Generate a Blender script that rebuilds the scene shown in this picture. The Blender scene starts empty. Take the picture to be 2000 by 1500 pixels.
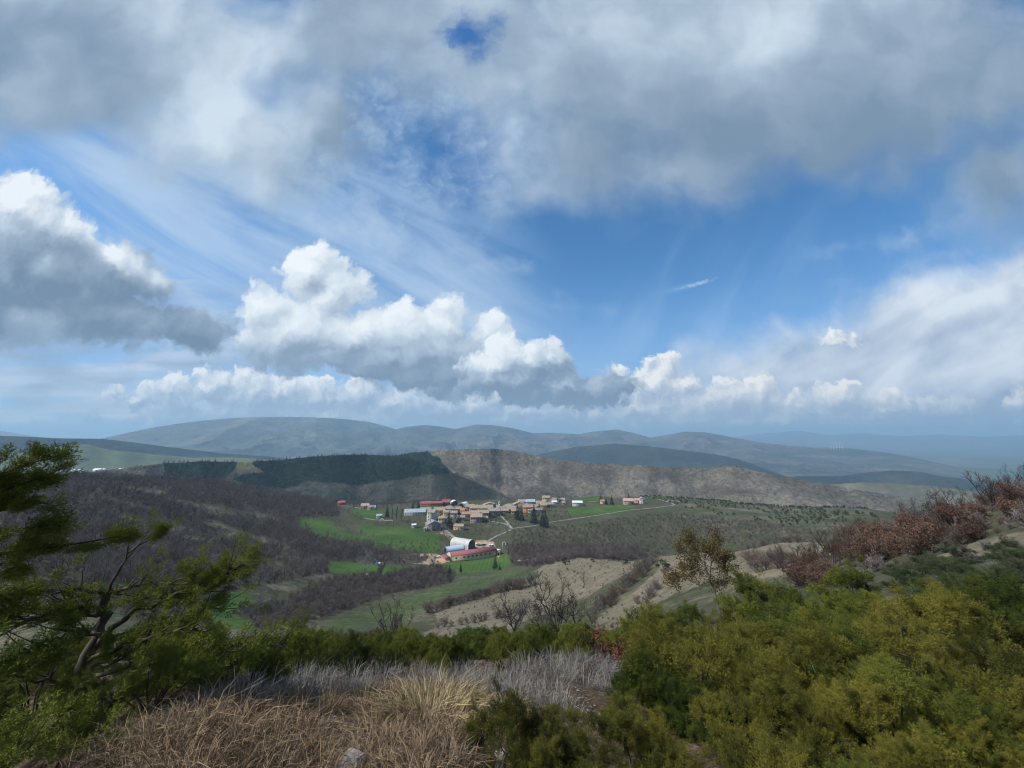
import bpy, math, random
import numpy as np
from mathutils import Vector, Matrix, noise as mnoise

C = bpy.context.scene.collection
SC = bpy.context.scene
R = math.radians

# ------------------------------------------------------------------ camera
F_PX = 780.0                       # focal length in pixels of the 2000 px wide photograph
PITCH = R(7.87)
HAZE_DENSITY = 9.0e-5
cam_d = bpy.data.cameras.new('camera')
cam = bpy.data.objects.new('camera', cam_d)
C.objects.link(cam)
cam.location = (0, 0, 0)
cam.rotation_euler = (R(90) + PITCH, 0, 0)
cam_d.sensor_width = 36
cam_d.lens = F_PX / 2000 * 36
cam_d.clip_start = 0.05
cam_d.clip_end = 90000
SC.camera = cam
CP, SP = math.cos(PITCH), math.sin(PITCH)

def ray(px, py):
    """direction of a pixel of the 2000x1500 photograph"""
    u = (px - 1000) / F_PX; v = (750 - py) / F_PX
    return np.array([u, CP - v * SP, SP + v * CP])

# ------------------------------------------------------------------ light
SUN_EL, SUN_AZ = R(46), R(-104)     # azimuth clockwise from +Y (the view direction): high on the left
sun_d = bpy.data.lights.new('sun', 'SUN')
sun_d.energy = 5.0
sun_d.angle = R(5)
sun_d.color = (1.0, 0.95, 0.88)
sun = bpy.data.objects.new('sun', sun_d)
C.objects.link(sun)
sv = Vector((math.sin(SUN_AZ) * math.cos(SUN_EL), math.cos(SUN_AZ) * math.cos(SUN_EL), math.sin(SUN_EL)))
sun.rotation_euler = sv.to_track_quat('Z', 'Y').to_euler()
sun.location = sv * 200

SC.view_settings.view_transform = 'Standard'
SC.view_settings.look = 'None'
SC.view_settings.exposure = 0.12
SC.view_settings.gamma = 1
SC.render.engine = 'CYCLES'
SC.cycles.use_denoising = True
SC.cycles.filter_width = 1.1
SC.cycles.max_bounces = 4
SC.cycles.diffuse_bounces = 2
SC.cycles.glossy_bounces = 1
SC.cycles.transmission_bounces = 2
SC.cycles.transparent_max_bounces = 6
SC.cycles.volume_bounces = 0

# ------------------------------------------------------------------ world: blue sky and its clouds
world = bpy.data.worlds.new('World')
SC.world = world
world.use_nodes = True
world.cycles.sampling_method = 'MANUAL'
world.cycles.sample_map_resolution = 512

class E:
    """a node socket one can calculate with"""
    nt = None
    def __init__(self, s): self.s = s
    @staticmethod
    def node(t, **kw):
        n = E.nt.nodes.new(t)
        for k, v in kw.items(): setattr(n, k, v)
        return n
    @staticmethod
    def put(inp, v):
        if isinstance(v, E): E.nt.links.new(v.s, inp)
        else: inp.default_value = v
    def m(op, *a, clamp=False):
        n = E.node('ShaderNodeMath', operation=op, use_clamp=clamp)
        for i, v in enumerate(a): E.put(n.inputs[i], v)
        return E(n.outputs[0])
    def __add__(s, o): return E.m('ADD', s, o)
    __radd__ = __add__
    def __mul__(s, o): return E.m('MULTIPLY', s, o)
    __rmul__ = __mul__
    def __sub__(s, o): return E.m('SUBTRACT', s, o)
    def __rsub__(s, o): return E.m('SUBTRACT', o, s)
    def __truediv__(s, o): return E.m('DIVIDE', s, o)

def vadd(a, b):
    n = E.node('ShaderNodeVectorMath', operation='ADD'); E.put(n.inputs[0], a); E.put(n.inputs[1], b); return E(n.outputs[0])
def vmul(a, b):
    n = E.node('ShaderNodeVectorMath', operation='MULTIPLY'); E.put(n.inputs[0], a); E.put(n.inputs[1], b); return E(n.outputs[0])
def sep(v):
    n = E.node('ShaderNodeSeparateXYZ'); E.put(n.inputs[0], v); return [E(o) for o in n.outputs]
def comb(x, y, z=0.0):
    n = E.node('ShaderNodeCombineXYZ')
    for i, v in enumerate((x, y, z)): E.put(n.inputs[i], v)
    return E(n.outputs[0])
def fbm(v, scale, detail=5.0, rough=0.5, dist=0.0, lac=2.0):
    n = E.node('ShaderNodeTexNoise', noise_dimensions='2D'); E.put(n.inputs['Vector'], v)
    n.inputs['Scale'].default_value = scale; n.inputs['Detail'].default_value = detail
    n.inputs['Roughness'].default_value = rough; n.inputs['Distortion'].default_value = dist
    n.inputs['Lacunarity'].default_value = lac
    return E(n.outputs[0])
def fbmc(v, scale, detail=4.0, rough=0.5):
    n = E.node('ShaderNodeTexNoise', noise_dimensions='2D'); E.put(n.inputs['Vector'], v)
    n.inputs['Scale'].default_value = scale; n.inputs['Detail'].default_value = detail
    n.inputs['Roughness'].default_value = rough
    return E(n.outputs[1])
def billow(v, scale, detail=3.0, rough=0.5):
    n = E.node('ShaderNodeTexVoronoi', feature='F1', voronoi_dimensions='2D'); E.put(n.inputs['Vector'], v)
    n.inputs['Scale'].default_value = scale
    n.inputs['Detail'].default_value = detail; n.inputs['Roughness'].default_value = rough
    n.inputs['Lacunarity'].default_value = 2.1
    n.normalize = True
    return E(n.outputs[0])
def sstep(x, a, b):
    n = E.node('ShaderNodeMapRange', interpolation_type='SMOOTHSTEP'); E.put(n.inputs[0], x)
    n.inputs[1].default_value = a; n.inputs[2].default_value = b
    n.inputs[3].default_value = 0; n.inputs[4].default_value = 1
    return E(n.outputs[0])
def lin(x, a, b, c=0.0, d=1.0):
    n = E.node('ShaderNodeMapRange'); E.put(n.inputs[0], x)
    for i, v in enumerate((a, b, c, d)): n.inputs[i + 1].default_value = v
    return E(n.outputs[0])
def mixc(f, a, b):
    n = E.node('ShaderNodeMix', data_type='RGBA'); E.put(n.inputs[0], f)
    E.put(n.inputs[6], a if isinstance(a, E) else tuple(a) + (1,)) ; E.put(n.inputs[7], b if isinstance(b, E) else tuple(b) + (1,))
    return E(n.outputs[2])
def srgb(r, g, b):
    return tuple(((c / 255 + 0.055) / 1.055) ** 2.4 if c > 10 else c / 255 / 12.92 for c in (r, g, b))
def ramp(f, stops):
    n = E.node('ShaderNodeValToRGB'); E.put(n.inputs[0], f)
    el = n.color_ramp.elements
    while len(el) < len(stops): el.new(0.5)
    for e, (p, c) in zip(el, stops): e.position = p; e.color = tuple(c) + (1,)
    return E(n.outputs[0])

def skyP(px, py):
    d = ray(px, py)
    return 10 * d[0] / d[1], 10 * d[2] / d[1]

def ellipse(P, px, py, rx, ry, rot=0):
    """signed distance-like field of an ellipse in sky-plane units, positive inside"""
    cx, cy = skyP(px, py)
    ax, ay = skyP(px + rx * math.cos(R(rot)), py - rx * math.sin(R(rot)))
    bx, by = skyP(px + ry * math.sin(R(rot)), py + ry * math.cos(R(rot)))
    ra = math.hypot(ax - cx, ay - cy); rb = math.hypot(bx - cx, by - cy)
    t = math.atan2(ay - cy, ax - cx); c, s = math.cos(t), math.sin(t)
    def dot(v):                     # P carries 1 in z, so that one dot product turns, scales and shifts
        n = E.node('ShaderNodeVectorMath', operation='DOT_PRODUCT'); E.put(n.inputs[0], P); n.inputs[1].default_value = v
        return E(n.outputs['Value'])
    x = dot((c / ra, s / ra, -(cx * c + cy * s) / ra)); xx = x * x
    y = dot((-s / rb, c / rb, -(-cx * s + cy * c) / rb))
    l = E.m('SQRT', E.m('MULTIPLY_ADD', y, y, xx)); m = min(ra, rb)
    return E.m('MULTIPLY_ADD', l, -m, m)

def smax(items, k):
    o = None
    for i in items: o = i if o is None else E.m('SMOOTH_MAX', o, i, k)
    return o

def group(name, fn):
    """node group P -> value, so that one field can be read at several places"""
    g = bpy.data.node_groups.new(name, 'ShaderNodeTree')
    g.interface.new_socket('P', in_out='INPUT', socket_type='NodeSocketVector')
    g.interface.new_socket('F', in_out='OUTPUT', socket_type='NodeSocketFloat')
    old = E.nt; E.nt = g
    gi = g.nodes.new('NodeGroupInput'); go = g.nodes.new('NodeGroupOutput')
    r = fn(E(gi.outputs[0])); g.links.new(r.s, go.inputs[0])
    E.nt = old
    def use(P):
        n = E.node('ShaderNodeGroup'); n.node_tree = g; E.put(n.inputs[0], P); return E(n.outputs[0])
    return use

STACK = []
GROUPS = {}
def over(alpha, colour): STACK.append((alpha, colour))   # one more sheet of cloud over what is there already

def coords(k):
    """sky coordinates and the clear blue, calculated afresh in every group (k keeps them apart, so each part is skipped as a whole elsewhere)"""
    global P, Pw, Pf, px_, py_, dy, elev, blue
    tc = E.node('ShaderNodeTexCoord')
    G = E(tc.outputs['Generated'])
    dx, dy, dz = sep(G)
    ay = E.m('MAXIMUM', E.m('ABSOLUTE', dy), 0.12)
    P = comb(dx / ay * 10.0 + k * 1e-5, E.m('MAXIMUM', dz, -0.02) / ay * 10.0, 1.0)
    elev = dz + k * 1e-6
    sky = E.node('ShaderNodeTexSky', sky_type='NISHITA', sun_disc=False, sun_elevation=SUN_EL, sun_rotation=SUN_AZ,
                 altitude=800, air_density=1.0, dust_density=0.6, ozone_density=1.6)
    E.nt.links.new(vadd(G, (0, 0, 0.03)).s, sky.inputs[0])
    blue = vmul(E(sky.outputs[0]), (0.060, 0.116, 0.148))
    Pw = vadd(P, vmul(vadd(fbmc(P, 0.45, 4, 0.5), (-0.5, -0.5, -0.5)), (1.6, 1.2, 0)))
    Pf = vadd(P, vmul(vadd(fbmc(P, 2.2, 5, 0.6), (-0.5, -0.5, -0.5)), (0.5, 0.45, 0)))
    px_, py_, _z = sep(P)

# thin high cirrus, drawn out in two directions
def stretch(px, py, ang, sx, sy):
    n = E.node('ShaderNodeMapping', vector_type='TEXTURE'); E.put(n.inputs[0], P)
    cx, cy = skyP(px, py)
    n.inputs['Location'].default_value = (cx, cy, 0); n.inputs['Rotation'].default_value = (0, 0, R(ang)); n.inputs['Scale'].default_value = (sx, sy, 1)
    return E(n.outputs[0])
def layer(name, blobs, k, n_amp, n_scale, b_amp, b_scale, e0, e1, colours, lit_k, delta, Pin, vshade=None, tone=None, opac=1.0, n_rough=0.55, b_detail=3.0, bias=0.0):
    """one cloud: outline = blobs pushed about by noise; light = how fast its thickness falls towards the sun"""
    def F(P_):
        f = smax((ellipse(P_, *b) for b in blobs), k)
        if n_amp: f = f + (fbm(P_, n_scale, 6, n_rough) - 0.5) * n_amp
        if b_amp: f = f + (0.45 - billow(P_, b_scale, b_detail, 0.55)) * b_amp
        return f
    if name not in GROUPS: GROUPS[name] = group(name, F)
    g = GROUPS[name]
    f0 = g(Pin)
    f1 = g(vadd(Pin, (delta[0], delta[1], 0)))
    a = sstep(f0, e0, e1) * opac
    lit = E.m('SUBTRACT', f0, f1) * lit_k          # rises where the surface turns to the sun
    f = lit + 0.5 + bias
    if vshade is not None:                          # flat grey base: less light low in the cloud
        px0, y0, y1, amt = vshade
        f = f - lin(sep(Pin)[1], skyP(px0, y0)[1], skyP(px0, y1)[1], 0, 1) * amt
    if tone is not None: f = f + tone
    over(a, ramp(f, colours))
WHITE = [(0.0, srgb(118, 138, 161)), (0.28, srgb(144, 162, 183)), (0.5, srgb(174, 190, 207)), (0.75, srgb(208, 220, 230)), (1.0, srgb(238, 244, 248))]
FAR = [(0.0, srgb(150, 170, 194)), (0.35, srgb(176, 192, 211)), (0.65, srgb(206, 217, 228)), (1.0, srgb(244, 246, 248))]
FARR = [(0.0, srgb(160, 176, 197)), (0.35, srgb(186, 198, 212)), (0.65, srgb(215, 220, 226)), (1.0, srgb(250, 248, 244))]
TOPC = [(0.0, srgb(120, 142, 165)), (0.35, srgb(142, 161, 182)), (0.6, srgb(164, 182, 200)), (1.0, srgb(206, 220, 232))]
def S2(sx, sy, o=0.0): return comb(px_ * sx + o, py_ * sy)

def L_base():
    pale = sstep(elev, 0.42, 0.0)
    return mixc(pale * 0.75, blue, srgb(146, 180, 220))
def L_cirrus():
    c1 = fbm(stretch(1000, 700, -28, 9, 1.6), 1.1, 5, 0.55, 0.3)
    c1 = (sstep(c1, 0.30, 0.72) * 0.85 + 0.15) * sstep(ellipse(P, 520, 500, 700, 330, -25), -0.6, 2.0)
    over(c1 * 0.9, srgb(176, 200, 228))
def L_streaks():
    c2 = fbm(stretch(1420, 640, 56, 7, 1.1), 1.0, 5, 0.5, 0.3)
    c2 = sstep(c2, 0.35, 0.75) * sstep(ellipse(Pw, 1460, 620, 220, 75, 58), -0.7, 1.3)
    c2b = sstep(fbm(stretch(1290, 640, 60, 8, 1.6), 1.3, 5, 0.5, 0.2), 0.38, 0.8) * sstep(ellipse(Pw, 1270, 640, 230, 150, 60), -0.8, 1.8) * 0.7
    trail = sstep(ellipse(P, 1362, 554, 36, 4, 15) + (fbm(P, 9, 3) - 0.5) * 0.10, -0.02, 0.05) * 0.8 + sstep(ellipse(P, 1310, 567, 60, 8, 14), -0.05, 0.12) * 0.22
    over(E.m('MAXIMUM', E.m('MAXIMUM', c2, c2b) * 0.42, trail * 0.75, ), srgb(172, 200, 232))
def L_low():
    n = fbm(S2(0.35, 1.6), 0.9, 5, 0.55, 0.4)
    low = sstep(ellipse(Pw, 150, 700, 520, 190, -6), -1.2, 1.6) * sstep(n, 0.3, 0.6)
    over(low * 0.85, ramp(fbm(S2(0.4, 2.2, 3), 0.9, 5, 0.55, 0.3), [(0.3, srgb(144, 166, 194)), (0.5, srgb(170, 188, 210)), (0.68, srgb(200, 212, 227))]))
def L_band():
    band = sstep(elev, 0.14, 0.05) * sstep(fbm(S2(0.3, 1.7, 1), 1.0, 5, 0.55, 0.3), 0.25, 0.55)
    over(band * 0.9, ramp(fbm(S2(0.35, 3.0, 7), 1.0, 5, 0.55, 0.3), [(0.3, srgb(180, 194, 212)), (0.52, srgb(202, 213, 226)), (0.7, srgb(230, 235, 240))]))
def L_right_bank():
    layer('right_bank', [(1960, 740, 480, 200, 16), (1700, 770, 330, 95, 12), (1480, 745, 170, 55, 8), (1830, 620, 330, 80, 22), (2010, 530, 200, 55, 18), (1640, 700, 240, 60, 16), (1420, 780, 170, 40, 6)],
      0.4, 1.1, 0.55, 0.30, 0.9, -0.45, 0.55,
      [(0.0, srgb(138, 158, 184)), (0.35, srgb(166, 182, 203)), (0.62, srgb(192, 204, 220)), (1.0, srgb(222, 230, 239))],
      0.5, (-0.35, 0.5), Pw, None, (fbm(comb(px_ * 0.62 - py_ * 0.3, py_ * 1.3 - px_ * 0.45), 0.6, 6, 0.5, 0.2) - 0.5) * 1.6 + 0.02, 0.97)
def L_far_row():
    layer('far_row', [(215, 770, 14, 10), (250, 782, 34, 10), (340, 768, 55, 30), (420, 752, 40, 30), (490, 762, 60, 40), (560, 768, 60, 32), (620, 770, 40, 24), (700, 772, 50, 28), (790, 790, 60, 36), (860, 800, 50, 28), (930, 800, 60, 30), (1020, 805, 70, 20), (1120, 800, 60, 28), (620, 815, 330, 22), (1000, 820, 260, 22)],
      0.12, 0.45, 1.5, 0.75, 1.7, -0.02, 0.12, FAR, 1.7, (-0.12, 0.16), Pf, (500, 745, 815, 0.5), 0.06, 0.92)
def L_far_right():
    layer('far_right_row', [(1300, 722, 30, 30), (1285, 750, 48, 34), (1245, 770, 18, 34), (1210, 762, 14, 30), (1370, 790, 60, 28), (1340, 750, 30, 26), (1430, 780, 40, 34), (1480, 775, 40, 36), (1560, 790, 50, 16), (1640, 780, 60, 32), (1740, 797, 60, 22), (1800, 802, 50, 16), (1855, 795, 36, 22), (1890, 822, 12, 7), (1995, 785, 36, 22), (1260, 800, 60, 24), (1640, 668, 26, 10), (1580, 806, 110, 18), (1410, 750, 16, 14), (1500, 822, 330, 20)],
      0.12, 0.45, 1.5, 0.75, 1.7, -0.02, 0.12, FARR, 1.7, (-0.12, 0.16), Pf, (1500, 750, 835, 0.6), 0.10, 0.9)
def L_shreds():
    layer('shreds', [(1010, 525, 34, 20), (940, 525, 40, 18), (1110, 600, 60, 9, -10), (1085, 575, 26, 8), (1125, 622, 24, 6)],
      0.2, 0.9, 0.9, 0, 1, -0.15, 0.5, [(0.0, srgb(130, 163, 206)), (1.0, srgb(190, 210, 232))], 0.6, (-0.2, 0.2), Pf, None, None, 0.5)
def L_shreds_right():
    layer('shreds_right', [(1765, 470, 60, 12, 18), (1670, 480, 40, 10, 15), (1790, 520, 90, 12, 15)],
      0.2, 1.2, 0.9, 0, 1, -0.25, 0.5, [(0.0, srgb(120, 155, 200)), (1.0, srgb(185, 205, 228))], 0.6, (-0.2, 0.2), Pf, None, None, 0.42)
def L_centre():
    layer('centre_cumulus', [(600, 530, 54, 50), (655, 560, 62, 50), (525, 605, 58, 46), (590, 650, 110, 60), (690, 660, 90, 50), (785, 655, 78, 56), (872, 630, 54, 42), (945, 650, 44, 30), (800, 690, 190, 50), (870, 720, 140, 44, -6), (640, 690, 120, 36), (770, 725, 140, 28, -8)],
      0.15, 0.5, 0.9, 1.15, 0.95, -0.05, 0.24, WHITE, 0.55, (-0.24, 0.34), Pf, (720, 640, 745, 0.68), 0.22)
def L_grey():
    layer('grey_cumulus', [(1040, 700, 65, 36), (960, 715, 50, 32), (990, 740, 90, 34), (1110, 755, 80, 26), (1060, 765, 120, 20), (1160, 765, 40, 24), (975, 685, 36, 22), (1195, 760, 16, 24)],
      0.18, 0.4, 1.1, 0.9, 1.2, -0.03, 0.14, WHITE, 1.0, (-0.2, 0.24), Pf, (1040, 680, 765, 0.6), 0.12 + sstep(ellipse(P, 960, 690, 70, 50), -0.5, 0.6) * 0.3)
def L_left():
    layer('left_cumulus', [(20, 400, 105, 62, -12), (100, 450, 120, 60, -30), (230, 520, 90, 44, -32), (290, 560, 50, 36, -20), (100, 540, 200, 90, -14), (180, 600, 190, 50, -14), (350, 640, 110, 36, -14), (-60, 500, 200, 130, 0), (60, 620, 150, 50, -5)],
      0.2, 0.7, 0.7, 0.9, 0.8, -0.08, 0.22,
      [(0.0, srgb(108, 129, 153)), (0.25, srgb(128, 147, 169)), (0.5, srgb(152, 169, 188)), (0.75, srgb(190, 204, 218)), (1.0, srgb(234, 240, 246))],
      0.50, (-0.1, 0.42), Pf, (150, 390, 560, 0.36), 0.06 + (fbm(Pw, 0.8, 5, 0.5) - 0.5) * 0.9 + sstep(ellipse(Pf, 20, 395, 110, 45, -20), -0.4, 0.8) * 0.40 + sstep(ellipse(Pf, 250, 500, 110, 20, -36), -0.4, 0.3) * 0.30 - sstep(ellipse(Pf, 330, 650, 130, 40, -14), -0.4, 0.6) * 0.12)
def L_left_low():
    layer('left_low', [(40, 680, 110, 32), (130, 665, 120, 18, -4), (30, 770, 90, 22), (180, 740, 60, 16)],
      0.35, 1.0, 0.8, 0, 1, -0.2, 0.5, [(0.0, srgb(122, 146, 175)), (1.0, srgb(160, 178, 200))], 0.8, (-0.1, 0.4), Pf, None, None, 0.75)
def spot(px, py, rx, ry, rot, a, b, amt): return sstep(ellipse(Pw, px, py, rx, ry, rot), a, b) * amt
def L_lid():
    tone = (fbm(Pw, 0.32, 7, 0.50) - 0.5) * 1.15
    bright = (spot(420, 130, 260, 150, -60, -1.2, 2.2, 0.40) + spot(960, 280, 60, 130, 0, -0.8, 1.0, 0.30) + spot(1080, 405, 80, 45, -20, -0.8, 0.6, 0.40)
              + spot(1330, 60, 260, 70, 0, -1.0, 1.6, 0.30) + spot(450, 330, 240, 90, 0, -1.0, 1.6, 0.16) + spot(1040, 120, 60, 120, 0, -0.8, 1.2, 0.22))
    dark = (spot(1450, 270, 420, 110, 0, -1.0, 2.6, 0.38) + spot(30, 60, 300, 140, 0, -1.0, 2.0, 0.24) + spot(1980, 350, 140, 160, 0, -1.0, 1.6, 0.24)
            + spot(760, 90, 110, 150, 0, -0.8, 1.6, 0.20) + spot(1800, 200, 300, 200, 0, -1.0, 2.4, 0.16))
    layer('lid', [(130, 80, 500, 225, -4), (450, 260, 250, 150, -18), (620, 250, 150, 150, 0), (800, 60, 400, 170, 0), (1500, 120, 700, 250, -2), (1320, 330, 230, 100, -6), (1120, 300, 170, 140, -30), (1600, 290, 360, 80, 4), (1960, 350, 140, 130, -20), (1000, 240, 90, 130, 0)],
      0.7, 2.0, 0.42, 0.25, 0.8, -0.35, 1.5, TOPC, 0.20, (-0.35, 0.45), Pw, None, tone + bright - dark - 0.02, 0.97, 0.5, 2.0)
def L_veil():
    veil = sstep(fbm(Pf, 0.75, 6, 0.6, 0.3), 0.36, 0.66) * sstep(ellipse(Pw, 800, 300, 260, 220, 0), -0.8, 1.6)
    over(veil * 0.6, ramp(fbm(Pf, 1.4, 5, 0.6), [(0.35, srgb(118, 152, 194)), (0.65, srgb(172, 195, 219))]))
def L_hole():
    hole = sstep(smax([ellipse(Pf, 912, 70, 60, 46, 0), ellipse(Pf, 955, 62, 30, 38, 0), ellipse(Pf, 930, 100, 28, 26, 0)], 0.15) + (fbm(Pf, 1.6, 6, 0.6) - 0.5) * 1.0, -0.22, 0.70)
    hole2 = sstep(ellipse(Pf, 900, 330, 90, 60, -50) + (fbm(Pf, 1.1, 6, 0.62) - 0.5) * 2.4, -0.3, 0.9) * 0.55
    over(E.m('MAXIMUM', hole, hole2), srgb(54, 106, 172))

BGN = [0]
def bgnode(c):
    BGN[0] += 1
    n = E.node('ShaderNodeBackground'); E.put(n.inputs[0], c if isinstance(c, E) else tuple(c) + (1,)); n.inputs[1].default_value = 1.0 + BGN[0] * 1e-5
    return n.outputs[0]
REG = [0]
def region(fn):
    g = bpy.data.node_groups.new('sky_part', 'ShaderNodeTree')
    g.interface.new_socket('S', in_out='OUTPUT', socket_type='NodeSocketShader')
    E.nt = g; REG[0] += 1; coords(REG[0])
    go = g.nodes.new('NodeGroupOutput'); g.links.new(fn(), go.inputs[0])
    E.nt = world.node_tree
    n = E.node('ShaderNodeGroup'); n.node_tree = g
    return n.outputs[0]
def sheets(*fns):
    def build():
        STACK.clear()
        for f in fns: f()
        sh = bgnode(L_base())
        for al, c in list(STACK):
            n = E.node('ShaderNodeMixShader'); E.put(n.inputs[0], 1.0 - al)
            E.nt.links.new(bgnode(c), n.inputs[1]); E.nt.links.new(sh, n.inputs[2]); sh = n.outputs[0]
        return sh
    return region(build)
def pick(cond, yes, no):
    n = E.node('ShaderNodeMixShader'); E.put(n.inputs[0], cond)
    nt.links.new(no, n.inputs[1]); nt.links.new(yes, n.inputs[2]); return n.outputs[0]
def xgt(px): return E.m('GREATER_THAN', PX0, skyP(px, 600)[0])
def ygt(py): return E.m('GREATER_THAN', PY0, skyP(1000, py)[1])
# which sheets can reach which part of the sky: keeps the shader quick, changes nothing in its look
def rear():
    return region(lambda: bgnode(mixc(sstep(fbm(P, 0.3, 4, 0.5), 0.35, 0.6), L_base(), srgb(158, 176, 197))))
E.nt = nt = world.node_tree
nt.nodes.clear()
coords(0)
PX0, PY0, DY0 = px_, py_, dy
low_l = sheets(L_cirrus, L_low, L_band, L_far_row, L_left, L_left_low)
low_lc = sheets(L_cirrus, L_low, L_band, L_far_row, L_left, L_centre)
low_c = sheets(L_cirrus, L_streaks, L_band, L_far_row, L_shreds, L_centre, L_grey)
low_m = sheets(L_cirrus, L_streaks, L_band, L_right_bank, L_far_row, L_far_right, L_shreds, L_grey)
low_r = sheets(L_streaks, L_band, L_right_bank, L_far_right, L_shreds_right)
mid_l = sheets(L_cirrus, L_left, L_lid, L_veil)
mid_c = sheets(L_cirrus, L_streaks, L_shreds, L_centre, L_lid, L_veil, L_hole)
mid_r = sheets(L_streaks, L_right_bank, L_shreds_right, L_lid)
top_ = sheets(L_cirrus, L_lid, L_veil, L_hole)
low_ = pick(xgt(1120), pick(xgt(1300), low_r, low_m), pick(xgt(400), pick(xgt(570), low_c, low_lc), low_l))
mid_ = pick(xgt(420), pick(xgt(1270), mid_r, mid_c), mid_l)
front = pick(ygt(545), pick(ygt(325), top_, mid_), low_)
shader = pick(E.m('GREATER_THAN', DY0, -0.02), front, rear())
wo = E.node('ShaderNodeOutputWorld')
nt.links.new(shader, wo.inputs[0])
# ------------------------------------------------------------------ helpers for meshes and tags
rng = np.random.default_rng(7)
random.seed(7)

def tag(o, label=None, cat=None, group=None, kind=None):
    if label: o['label'] = label
    if cat: o['category'] = cat
    if group: o['group'] = group
    if kind: o['kind'] = kind
    return o

def mesh_from(name, V, F, mats=None, smooth=False, mi=None):
    """V (n,3); F (m,3) or (m,4) array, or a list of both kinds"""
    me = bpy.data.meshes.new(name)
    Fs = F if isinstance(F, list) else [F]
    Fs = [np.asarray(f, dtype=np.int32) for f in Fs if len(f)]
    V = np.asarray(V, dtype=np.float32)
    me.vertices.add(len(V)); me.vertices.foreach_set('co', V.ravel())
    nl = sum(f.size for f in Fs); npoly = sum(len(f) for f in Fs)
    me.loops.add(nl); me.loops.foreach_set('vertex_index', np.concatenate([f.ravel() for f in Fs]))
    me.polygons.add(npoly)
    tot = np.concatenate([np.full(len(f), f.shape[1], dtype=np.int32) for f in Fs])
    me.polygons.foreach_set('loop_start', np.concatenate([[0], np.cumsum(tot)[:-1]]).astype(np.int32))
    if smooth: me.polygons.foreach_set('use_smooth', np.ones(npoly, dtype=bool))
    if mi is not None: me.polygons.foreach_set('material_index', np.asarray(mi, dtype=np.int32))
    for m in (mats or []): me.materials.append(m)
    me.update(calc_edges=True)
    return me

def link(name, me, parent=None, coll=None):
    o = bpy.data.objects.new(name, me)
    (coll or C).objects.link(o)
    if parent is not None: o.parent = parent
    return o

def hash2(ix, iy, seed):
    h = (ix.astype(np.int64) * 374761393 + iy.astype(np.int64) * 668265263 + seed * 1442695041) & 0xffffffff
    h = ((h ^ (h >> 13)) * 1274126177) & 0xffffffff
    return ((h ^ (h >> 16)) & 0xffff) / 65535.0
def vnoise(x, y, seed=0):
    ix = np.floor(x); iy = np.floor(y); fx = x - ix; fy = y - iy
    fx = fx * fx * fx * (fx * (fx * 6 - 15) + 10); fy = fy * fy * fy * (fy * (fy * 6 - 15) + 10)
    a = hash2(ix, iy, seed); b = hash2(ix + 1, iy, seed); c = hash2(ix, iy + 1, seed); d = hash2(ix + 1, iy + 1, seed)
    return (a * (1 - fx) + b * fx) * (1 - fy) + (c * (1 - fx) + d * fx) * fy
def fbm2(x, y, oct=4, seed=0, gain=0.5):
    """numpy noise, about -0.5 .. 0.5"""
    s = 0; a = 1; n = 0
    for o in range(oct):
        s = s + a * (vnoise(x * 2 ** o + 17.3 * o, y * 2 ** o - 9.1 * o, seed + o) - 0.5); n += a; a *= gain
    return s / n

def project(x, y, z):
    d = y * CP + z * SP; v = -y * SP + z * CP
    d = np.where(d > 0.01, d, 0.01)
    return 1000 + F_PX * x / d, 750 - F_PX * v / d

def in_poly(px, py, poly):
    inside = np.zeros(px.shape, dtype=bool); n = len(poly)
    for i in range(n):
        x1, y1 = poly[i]; x2, y2 = poly[(i + 1) % n]
        if y1 == y2: continue
        c = ((y1 > py) != (y2 > py)) & (px < (x2 - x1) * (py - y1) / (y2 - y1) + x1)
        inside ^= c
    return inside

# ------------------------------------------------------------------ materials
def mat(name, build):
    m = bpy.data.materials.new(name); m.use_nodes = True
    nt_ = m.node_tree; nt_.nodes.clear(); E.nt = nt_
    out = nt_.nodes.new('ShaderNodeOutputMaterial'); b = nt_.nodes.new('ShaderNodeBsdfPrincipled')
    nt_.links.new(b.outputs[0], out.inputs[0])
    b.inputs['Roughness'].default_value = 0.85
    b.inputs['Specular IOR Level'].default_value = 0.25
    build(b)
    return m
def setc(b, c):
    E.put(b.inputs['Base Color'], c if isinstance(c, E) else tuple(c) + (1,))
def n3(v, scale, detail=4, rough=0.5, dist=0.0):
    n = E.node('ShaderNodeTexNoise'); 
    if v is not None: E.put(n.inputs['Vector'], v)
    n.inputs['Scale'].default_value = scale; n.inputs['Detail'].default_value = detail; n.inputs['Roughness'].default_value = rough; n.inputs['Distortion'].default_value = dist
    return E(n.outputs[0])
def geo_pos(): return E(E.node('ShaderNodeNewGeometry').outputs['Position'])
def obj_pos(): return E(E.node('ShaderNodeTexCoord').outputs['Object'])
def attr(name, out='Fac'):
    n = E.node('ShaderNodeAttribute'); n.attribute_name = name; return E(n.outputs[out])
def bump(b, h, dist, strength=1.0):
    n = E.node('ShaderNodeBump'); E.put(n.inputs['Height'], h); n.inputs['Distance'].default_value = dist; n.inputs['Strength'].default_value = strength
    E.nt.links.new(n.outputs[0], b.inputs['Normal'])
def plain(name, c, rough=0.8, var=0.15, scale=3.0):
    def f(b):
        k = lin(n3(obj_pos(), scale, 4), 0.3, 0.7, 1 - var, 1 + var)
        m = E.node('ShaderNodeMix', data_type='RGBA', blend_type='MULTIPLY'); m.inputs[0].default_value = 1
        m.inputs[6].default_value = tuple(c) + (1,); E.nt.links.new(comb(k, k, k).s, m.inputs[7])
        setc(b, E(m.outputs[2])); b.inputs['Roughness'].default_value = rough
    return mat(name, f)

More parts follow.
